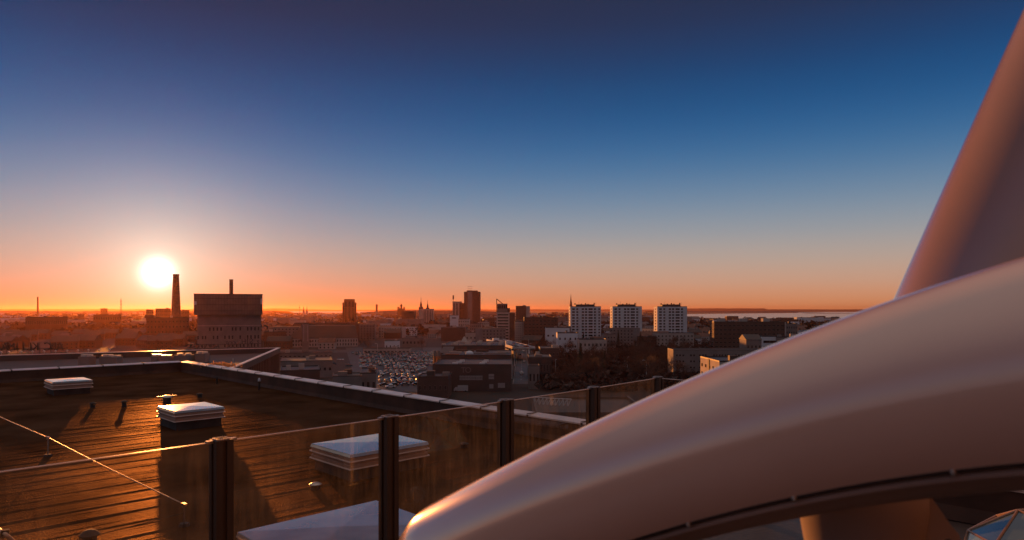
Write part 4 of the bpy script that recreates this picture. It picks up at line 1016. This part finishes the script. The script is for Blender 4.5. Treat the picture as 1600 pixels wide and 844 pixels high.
# sunlit dry shrub by the parapet and a tripod fitting
pz = onroof(0, 0, 0); 
def leaf_mesh(n, rad, size, m, sq=(1, 1, 1), seed=1, zlow=-.2):
    r = random.Random(seed); mb = MB()
    for i in range(n):
        p = Vector((r.gauss(0, .5), r.gauss(0, .5), r.gauss(0, .5)));
        p = Vector((p.x * rad * sq[0], p.y * rad * sq[1], max(zlow * rad, p.z * rad * sq[2])))
        a = Vector((r.gauss(0, 1), r.gauss(0, 1), r.gauss(0, 1))).normalized(); b = a.orthogonal().normalized(); s = size * r.uniform(.5, 1.4)
        mb.add([p - a * s, p + b * s * .35, p + a * s, p - b * s * .35], [(0, 1, 2, 3)])
    return mb
M['dryleaf'] = mat('dry_leaves', (.6, .36, .12), .8, var=.3, scale=4)
def _tl(m):
    nt = m.node_tree; b = nt.nodes['Principled BSDF']; b.inputs['Transmission Weight'].default_value = .0
    t_ = nt.nodes.new('ShaderNodeBsdfTranslucent'); t_.inputs[0].default_value = (.6, .3, .12, 1); mx = nt.nodes.new('ShaderNodeMixShader'); mx.inputs[0].default_value = .5
    o = nt.nodes['Material Output']; nt.links.new(b.outputs[0], mx.inputs[1]); nt.links.new(t_.outputs[0], mx.inputs[2]); nt.links.new(mx.outputs[0], o.inputs[0])
_tl(M['dryleaf'])
p = at(346, 570.5, 37.3)
sh_ = thing('dry_grass_tuft', 'orange backlit tuft of dry grass just beyond the parapet coping', 'grass', p)
part('blades', leaf_mesh(420, .5, .07, None, (1.6, .4, .26), 3), M['dryleaf'], sh_)
part('stem', MB().cyl((0, 0, -1.2), (0, 0, 0), .02, n=5), M['bark'], sh_)
p = at(364, 573.5, 36.5); q = thing('roof_tripod', 'small tripod fitting standing on the parapet where the mall edge meets it', 'tripod', p)
for k in range(3): part('leg', MB().cyl((0, 0, .3), (.16 * math.cos(k * 2.1), .16 * math.sin(k * 2.1), 0), .012, n=5), M['steel'], q)
part('head', MB().cyl((0, 0, .3), (0, 0, .45), .03, n=8), M['steel'], q)
# lattice walkway seen through the glass
p0 = gp(836, 633, 22.5); p1 = gp(893, 636, 22.5)
q = thing('steel_truss', 'pale steel lattice truss lying beyond the parapet, seen through glass', 'truss', p0); d = p1 - p0
mb = MB(); mb.tube([(0, 0, 0), d], .07, 5); mb.tube([(0, 0, 1), d + Vector((0, 0, 1))], .07, 5)
for k in range(9):
    a = d * (k / 9); b = d * ((k + 1) / 9); mb.cyl(a, b + Vector((0, 0, 1)), .05, n=5); mb.cyl(a, a + Vector((0, 0, 1)), .05, n=5)
part('lattice', mb, M['white'], q); part('foot', MB().cyl((0, 0, -22.4), (0, 0, 0), .15, n=8), M['grey'], q)

# ------------------------------------------------------------------ lamps
def lamp_mesh():
    a = MB(); a.cyl((0, 0, 0), (0, 0, 9), .11, .06, 8); a.cyl((0, 0, 9), (1.2, 0, 9.4), .05, n=6)
    b = MB(); b.box((1.6, 0, 9.4), (.9, .35, .14)); return a.mesh('pole'), b.mesh('lamp_head')
lp, lh = lamp_mesh(); lp.materials.append(M['dgrey']); lh.materials.append(M['white'])
for i, (x, y) in enumerate([(828.5, 590), (828, 576), (827, 565), (826.5, 556), (826, 549), (800, 592), (804, 572), (806, 560), (640, 600), (655, 575), (620, 563), (590, 556), (868, 590), (980, 585), (1010, 592)]):
    g = gp(x, y); t = thing('street_lamp', '%s street lamp counted from the near right of the street and car park' % ordn(i), 'street lamp', g, (i * 1.9) % 6, 'street lamps below')
    part('pole', lp, None, t); part('lamp_head', lh, None, t)

# ------------------------------------------------------------------ cars
def car_meshes(colr):
    b = MB(); L_, Wd = 4.4, 1.8
    prof = [(-2.2, .35), (-2.2, .78), (-2.05, .92), (-1.3, .98), (-.75, 1.02), (1.25, 1.02), (2.05, .98), (2.2, .85), (2.2, .35)]
    n = len(prof); vs = [(x, -Wd / 2, z) for x, z in prof] + [(x, Wd / 2, z) for x, z in prof]
    b.add(vs, [(i, (i + 1) % n, n + (i + 1) % n, n + i) for i in range(n)] + [tuple(range(n - 1, -1, -1)), tuple(range(n, 2 * n))], m=M['car_' + colr])
    # roof panel
    b.add([(-.35, -.62, 1.46), (1.0, -.62, 1.46), (1.0, .62, 1.46), (-.35, .62, 1.46), (-.45, -.7, 1.40), (1.15, -.7, 1.40), (1.15, .7, 1.40), (-.45, .7, 1.40)], [(0, 1, 2, 3), (4, 5, 1, 0), (5, 6, 2, 1), (6, 7, 3, 2), (7, 4, 0, 3)], m=M['car_' + colr])
    g = MB(); g.add([(-1.2, -.84, 1.0), (1.75, -.84, 1.0), (1.75, .84, 1.0), (-1.2, .84, 1.0), (-.45, -.69, 1.41), (1.15, -.69, 1.41), (1.15, .69, 1.41), (-.45, .69, 1.41)], [(0, 1, 5, 4), (1, 2, 6, 5), (2, 3, 7, 6), (3, 0, 4, 7)])
    w = MB(); w.cyl((0, -.11, 0), (0, .11, 0), .32, n=12)
    return b.mesh('body'), g.mesh('windows', M['glassdark']), w.mesh('wheel', M['black'])
CM = {c: car_meshes(c) for c in ('white', 'silver', 'grey', 'black', 'red', 'blue')}
CPROTO = {}
def car(loc, rz, label, colr, wheels=False, group='cars standing in the car park'):
    bm_, gm_, wm_ = CM[colr]; t = thing('parked_car', label, 'car', loc, rz, group)
    part('body', bm_, None, t); part('windows', gm_, None, t)
    if wheels:
        for sx in (-1.35, 1.35):
            for sy in (-.82, .82): part('wheel', wm_, None, t, loc=(sx, sy, .32))
    return t
rc = random.Random(11); ncar = 0
ranks = []
y = 308.0
while y < 580: ranks.append(y); y += 6.2 if len(ranks) % 2 else 10.5
for k, y in enumerate(ranks):
    py = HY + CZ * F / y
    lx, rx = (560, 688)
    if py > 590: lx = 590
    elif py > 575: lx = 582
    elif py < 556: lx = 548
    X0, X1 = (lx - 800) / F * y, (rx - 800) / F * y
    if py > 575: X1 = (668 - 800) / F * y
    n = int((X1 - X0) / 2.9); j = 0
    dens = .72 if k % 5 else .4
    for i in range(n):
        x = X0 + (i + .5) * 2.9 * (1.75 if k % 3 == 1 else 1)
        if x > X1: continue
        if any(a < x < b and c < y < d for a, b, c, d in FOOT) or rc.random() > dens or ncar >= 262: continue
        j += 1; ncar += 1
        c = rc.choices(['white', 'silver', 'grey', 'black', 'red', 'blue'], [9, 15, 28, 32, 8, 8])[0]
        car((x + rc.uniform(-.2, .2), y + (x - X0) * .10 + rc.uniform(-.5, .5), .012), (0.35 if k % 3 == 1 else PI / 2 + .35) + (PI if rc.random() < .5 else 0) + rc.uniform(-.05, .05), '%s car, %s from the left in the %s car park row from the front' % (c, ordn(min(j - 1, 29)), ordn(k)), c, wheels=y < 360)
loc0, zr = RAMP
for i in range(28):
    c = ['white', 'silver', 'red', 'grey', 'silver'][i % 5]; lx_, ly_ = -58 + (i % 14) * 8.3 + rc.uniform(-1, 1), (3.0 if i < 14 else 10.5)
    if i < 14 and (abs(lx_ - 18) < 6 or abs(lx_ + 40) < 6): continue
    v = Matrix.Rotation(RD, 3, 'Z') @ Vector((lx_, ly_, 0))
    car((loc0.x + v.x, loc0.y + v.y, zr + .004), RD + PI / 2 * rc.choice([1, -1]), '%s car, %s from the far end in the %s row on the raised deck' % (c, ordn(i % 14), 'left' if i < 14 else 'right'), c, group='cars on the raised parking deck')
for i, (x, y, c) in enumerate([(815, 585, 'white'), (819, 566, 'silver'), (813, 556, 'grey'), (818, 549, 'white'), (815, 542, 'black'), (817.5, 537, 'silver')]):
    g = gp(x, y); car((g.x, g.y, .016), PI / 2 * (1 if i % 2 else -1), '%s car driving on the street, %s from the near end' % (c, ordn(i)), c, True, 'cars on the street')
for i, (x, y, c) in enumerate([(448, 571, 'white'), (470, 571.5, 'silver'), (497, 571, 'white'), (520, 570.5, 'grey'), (505, 556, 'silver'), (532, 563, 'white'), (545, 572, 'grey'), (610, 606, 'white'), (700, 612, 'silver')]):
    g = gp(x, y)
    if any(a < g.x < b and c_ < g.y < d for a, b, c_, d in FOOT): continue
    car((g.x, g.y, .004), rc.uniform(0, 6), '%s car standing alone among the sheds, %s from the left' % (c, ordn(i)), c, True, 'cars among the sheds')
# van
g = gp(720, 612); t = thing('parked_van', 'pale box van parked in front of the dark letters hall', 'van', (g.x, g.y, .004), .05)
part('cargo_box', MB().box((.9, 0, 1.55), (4.4, 2.1, 2.4)), M['car_silver'], t, bevel=.08)
mb = MB(); mb.add([(-3.0, -.95, .4), (-1.35, -.95, .4), (-1.35, .95, .4), (-3.0, .95, .4), (-2.9, -.95, 1.3), (-1.35, -.95, 2.1), (-1.35, .95, 2.1), (-2.9, .95, 1.3), (-2.2, -.9, 2.1), (-2.2, .9, 2.1)], [(0, 1, 5, 8, 4), (3, 7, 9, 6, 2), (4, 8, 9, 7), (8, 5, 6, 9), (0, 4, 7, 3)]); part('cab', mb, M['car_silver'], t)
for x in (-2.1, 2.0):
    for y in (-.95, .95): part('wheel', CM['white'][2], None, t, loc=(x, y, .33))

# ------------------------------------------------------------------ trees
def tree_meshes(h, seed, dens=1.0, kind='bare'):
    r = random.Random(seed); tr = MB(); tips = []
    def grow(p, d, l, rad, lev):
        q = p + d * l; tr.cyl(p, q, rad, rad * .62, 6 if lev < 2 else 4, cap=False)
        if lev >= 3: tips.append((p, q)); return
        for k in range(3 if lev < 2 else 4):
            nd = (d + Vector((r.gauss(0, .55), r.gauss(0, .55), r.uniform(-.1, .35)))).normalized(); grow(p.lerp(q, r.uniform(.65, 1)), nd, l * r.uniform(.55, .8), rad * .5, lev + 1)
    grow(Vector((0, 0, 0)), Vector((r.gauss(0, .04), r.gauss(0, .04), 1)).normalized(), h * .36, h * .022, 0)
    cr_ = MB()
    for p, q in tips:
        for k in range(int(13 * dens)):
            a = p.lerp(q, r.random()) + Vector((r.gauss(0, .06), r.gauss(0, .06), r.gauss(0, .05))) * h
            d = ((q - p).normalized() + Vector((r.gauss(0, .6), r.gauss(0, .6), r.gauss(0, .4) + .3))).normalized(); s = h * r.uniform(.025, .06); b = d.orthogonal().normalized(); w = s * .14
            cr_.add([a, a + d * s * .5 + b * w, a + d * s, a + d * s * .5 - b * w], [(0, 1, 2, 3)])
            if k % 3 == 0:
                b2 = d.cross(b); cr_.add([a + d * s * .3, a + d * s * .6 + b2 * s * .5, a + d * s * .62 + b2 * s * .5], [(0, 1, 2)])
    return tr.mesh('trunk', M['bark']), cr_.mesh('crown', M['twig'])
FOOT.append((-150, -25, 585, 760))
TM = [tree_meshes(13, s, 1.15) for s in (1, 2, 3, 4, 5)]
def conifer(h, seed):
    r = random.Random(seed); tr = MB(); tr.cyl((0, 0, 0), (0, 0, h * .95), h * .014, h * .003, 6)
    c = MB()
    for i in range(900):
        z = h * (.12 + .88 * r.random() ** .8); rad = (h - z) * .22 * r.uniform(.3, 1.05); a = r.uniform(0, 2 * PI); p = Vector((rad * math.cos(a), rad * math.sin(a), z - rad * .35)); s = h * .035 * r.uniform(.6, 1.4)
        d = Vector((math.cos(a), math.sin(a), -.4)).normalized(); b = Vector((-math.sin(a), math.cos(a), r.uniform(-.4, .4)))
        c.add([p - d * s, p + b * s * .45, p + d * s, p - b * s * .45], [(0, 1, 2, 3)])
    return tr.mesh('trunk', M['bark']), c.mesh('crown', M['conifer'])
TM.append(conifer(15, 8))
def hit(x, y, pad=4): return any(a - pad < x < b + pad and c - pad < y < d + pad for a, b, c, d in FOOT)
rt = random.Random(21); nt_ = 0
def tree(x, y, label, group, sc, k=None):
    global nt_
    k = rt.randrange(5) if k is None else k; t = thing('bare_tree' if k < 5 else 'fir_tree', label, 'tree', (x, y, -.1), rt.uniform(0, 6), group); s = sc * rt.uniform(.75, 1.25); t.scale = (s, s, s * rt.uniform(.9, 1.15))
    part('trunk', TM[k][0], None, t); part('crown', TM[k][1], None, t); nt_ += 1
# park in the centre right
cnt = 0; tries = 0
while cnt < 150 and tries < 6000:
    tries += 1; y = 300 * (2.1 ** rt.random()); px_ = rt.uniform(832, 1075); x = (px_ - 800) / F * y
    if hit(x, y, 1): continue
    if px_ < 850 and y < 420: continue
    tree(x, y, 'bare brown tree massed in the dark park right of the street', 'bare trees of the dark park', 1.0 if y < 500 else .95); cnt += 1
cnt = 0; tries = 0
while cnt < 48 and tries < 4000:
    tries += 1; y = rt.uniform(400, 650); px_ = rt.uniform(1075, 1400); x = (px_ - 800) / F * y
    if hit(x, y, 2): continue
    tree(x, y, 'bare tree between the apartment slabs on the right', 'bare trees between the slabs', .8); cnt += 1
cnt = 0; tries = 0
while cnt < 70 and tries < 5000:
    tries += 1; y = rt.uniform(560, 1000); px_ = rt.uniform(-20, 800); x = (px_ - 800) / F * y
    if hit(x, y, 2) or (690 < px_ < 800 and y < 620): continue
    tree(x, y, 'bare tree among the halls and roofs left of the street', 'bare trees among the halls', .75); cnt += 1
for i in range(9):
    y = rt.uniform(330, 600); x = (rt.uniform(880, 1040) - 800) / F * y
    if not hit(x, y, 1): tree(x, y, 'dark pointed fir standing among the bare park trees', 'firs of the dark park', .9, 5)

# ------------------------------------------------------------------ filler houses and far masses
def house_meshes(w, d, h, rh, wm, rm, seed):
    r = random.Random(seed); m = MB(); m.box((0, d / 2, h / 2), (w, d, h)); me = m.mesh('wall', M[wm])
    rf = MB()
    if rh: rf.gable(-w / 2 - .3, w / 2 + .3, -.4, d + .4, h, h + rh, axis=r.choice(['x', 'y']))
    else: rf.box((0, d / 2, h + .15), (w + .2, d + .2, .3))
    rme = rf.mesh('roof', M[rm]); c = MB(); c.box((w * .2, d * .5, h + rh * .5 + .9), (1, 1, 2.4)); cme = c.mesh('chimney', M['brick'])
    n = max(2, int(w / 3.2)); fl = max(1, int(h / 3)); ws = []
    for f in range(fl):
        for i in range(n): ws.append((-w / 2 + (i + .5) * w / n, 0, 1.6 + f * (h - 1) / fl))
    return me, rme, cme, ws
KIND = [('gabled_house', 'house', house_meshes(14, 10, 6, 4, 'cream', 'roofred', 1)), ('gabled_house', 'house', house_meshes(10, 12, 5, 4, 'white', 'roofdark', 2)), ('gabled_house', 'house', house_meshes(20, 11, 7, 4.5, 'brown', 'roofdark', 3)),
        ('flat_block', 'apartment block', house_meshes(34, 13, 14, 0, 'cream', 'roofdark', 4)), ('flat_block', 'apartment block', house_meshes(24, 14, 18, 0, 'grey', 'roofgrey', 5)), ('low_shed', 'shed', house_meshes(40, 22, 6, 0, 'grey', 'roofgrey', 6)), ('flat_block', 'apartment block', house_meshes(18, 14, 12, 0, 'white', 'roofdark', 7)), ('gabled_house', 'house', house_meshes(28, 12, 9, 5, 'cream', 'roofred', 8))]
KL = ['cream house with a red tiled gable in the hazy city', 'small white house with a dark gable in the hazy city', 'brown house with a long dark gable in the hazy city', 'cream flat-roofed block in the hazy city', 'tall grey flat block in the hazy city', 'wide low grey shed in the hazy city', 'small white flat block in the hazy city', 'long cream house with a red gable in the hazy city']
rf_ = random.Random(33); cnt = 0; tries = 0
wm1 = win_mesh(1.3, 1.5)
while cnt < 330 and tries < 40000:
    tries += 1; y = 600 * (3.4 ** (rf_.random() ** 1.5)); px_ = rf_.uniform(-30, 1330); x = (px_ - 800) / F * y; k = rf_.randrange(8)
    if hit(x, y, 7) or (560 < px_ < 700 and y < 640) or (px_ > 1040 and y > 2050): continue
    if (px_ > 1080 and k in (3, 4)) or (k == 5 and y < 1000): k = 0
    if px_ < 440 and y < 1300: k = 2
    nm, cat, (wme, rme, cme, ws) = KIND[k]; t = thing(nm, KL[k], cat, (x, y, 0), rf_.choice([0, .1, -.2, .5, -.6]), KL[k].replace('a ', '').split(' in the')[0] + ' kind of the hazy city'); FOOT.append((x - 14, x + 14, y - 8, y + 14))
    w = part('wall', wme, None, t); part('roof', rme, None, t)
    if k in (0, 1, 2, 7): part('chimney', cme, None, t)
    if y < 950 and len(ws) < 46:
        for p in ws: part('window', wm1, None, t, loc=p)
    cnt += 1
def mass(name, label, cat, fn, n, m, seed):
    r = random.Random(seed); mb = MB()
    for i in range(n): fn(mb, r)
    o = solo(name, mb, m, label, cat, kind='stuff')
def far_house(mb, r):
    y = 1500 * (3.6 ** r.random()); px_ = r.uniform(-500, 2200); x = (px_ - 800) / F * y
    if hit(x, y, 8) or (px_ > 1040 and y > 2050): return
    w, d, h = r.uniform(9, 45), r.uniform(9, 16), r.choice([5, 6, 7, 9, 12, 16]); mi = r.choice(['cream', 'grey', 'brown', 'white', 'brick'])
    q = r.uniform(-.5, .5); mb.box((x, y, h / 2), (w, d, h), q, m=M[mi]); mb.box((x, y, h + .4), (w * .97, d * .97, 1.2), q, m=M[r.choice(['roofdark', 'roofred', 'roofgrey'])])
mass('distant_rooftops', 'countless small roofs fading into the far haze', 'rooftops', far_house, 3200, None, 5)
def far_tree(lo, hi, x0, x1, hmax):
    def f(mb, r):
        y = lo * ((hi / lo) ** r.random()); px_ = r.uniform(x0, x1); x = (px_ - 800) / F * y
        if hit(x, y, -2) or (px_ > 1060 and y > 2150): return
        s = r.uniform(.5, 1) * hmax; n = 7
        for k in range(n):
            c = Vector((x + r.gauss(0, s * .35), y + r.gauss(0, s * .35), s * r.uniform(.3, .85))); u = s * r.uniform(.12, .32)
            vs = [c + Vector((r.gauss(0, u), r.gauss(0, u), r.gauss(0, u * .8))) for _ in range(5)]
            mb.add(vs, [(0, 1, 2), (0, 2, 3), (1, 3, 4), (2, 4, 0)], m=M['woods'])
    return f
mass('distant_woods', 'dark leafless treetops spread between the far roofs', 'woods', far_tree(850, 5200, -500, 2200, 13), 9500, None, 6)
mass('undergrowth', 'tangled dark brown undergrowth below the park trees', 'undergrowth', far_tree(290, 720, 838, 1110, 5), 1500, None, 9)
mass('undergrowth', 'dark scrub and bare bushes east of the apartment slabs', 'undergrowth', far_tree(150, 900, 1430, 2600, 9), 2600, None, 12)
mass('undergrowth', 'dark scrub between the left warehouses', 'undergrowth', far_tree(850, 1500, -60, 440, 8), 1500, None, 10)

# ------------------------------------------------------------------ the air
hz = MB(); hz.box((0, 9000, 58), (66000, 24000, 122)); 
hm = bpy.data.materials.new('air_haze'); hm.use_nodes = True; nt = hm.node_tree; nt.nodes.clear()
vo = nt.nodes.new('ShaderNodeVolumePrincipled'); vo.inputs['Color'].default_value = (.92, .38, .18, 1); vo.inputs['Density'].default_value = HAZE; vo.inputs['Anisotropy'].default_value = .72
oo = nt.nodes.new('ShaderNodeOutputMaterial'); nt.links.new(vo.outputs[0], oo.inputs['Volume'])
HZ = solo('haze', hz, hm, 'thin evening haze lying over the city', 'haze', kind='stuff')
HZ.visible_shadow = True
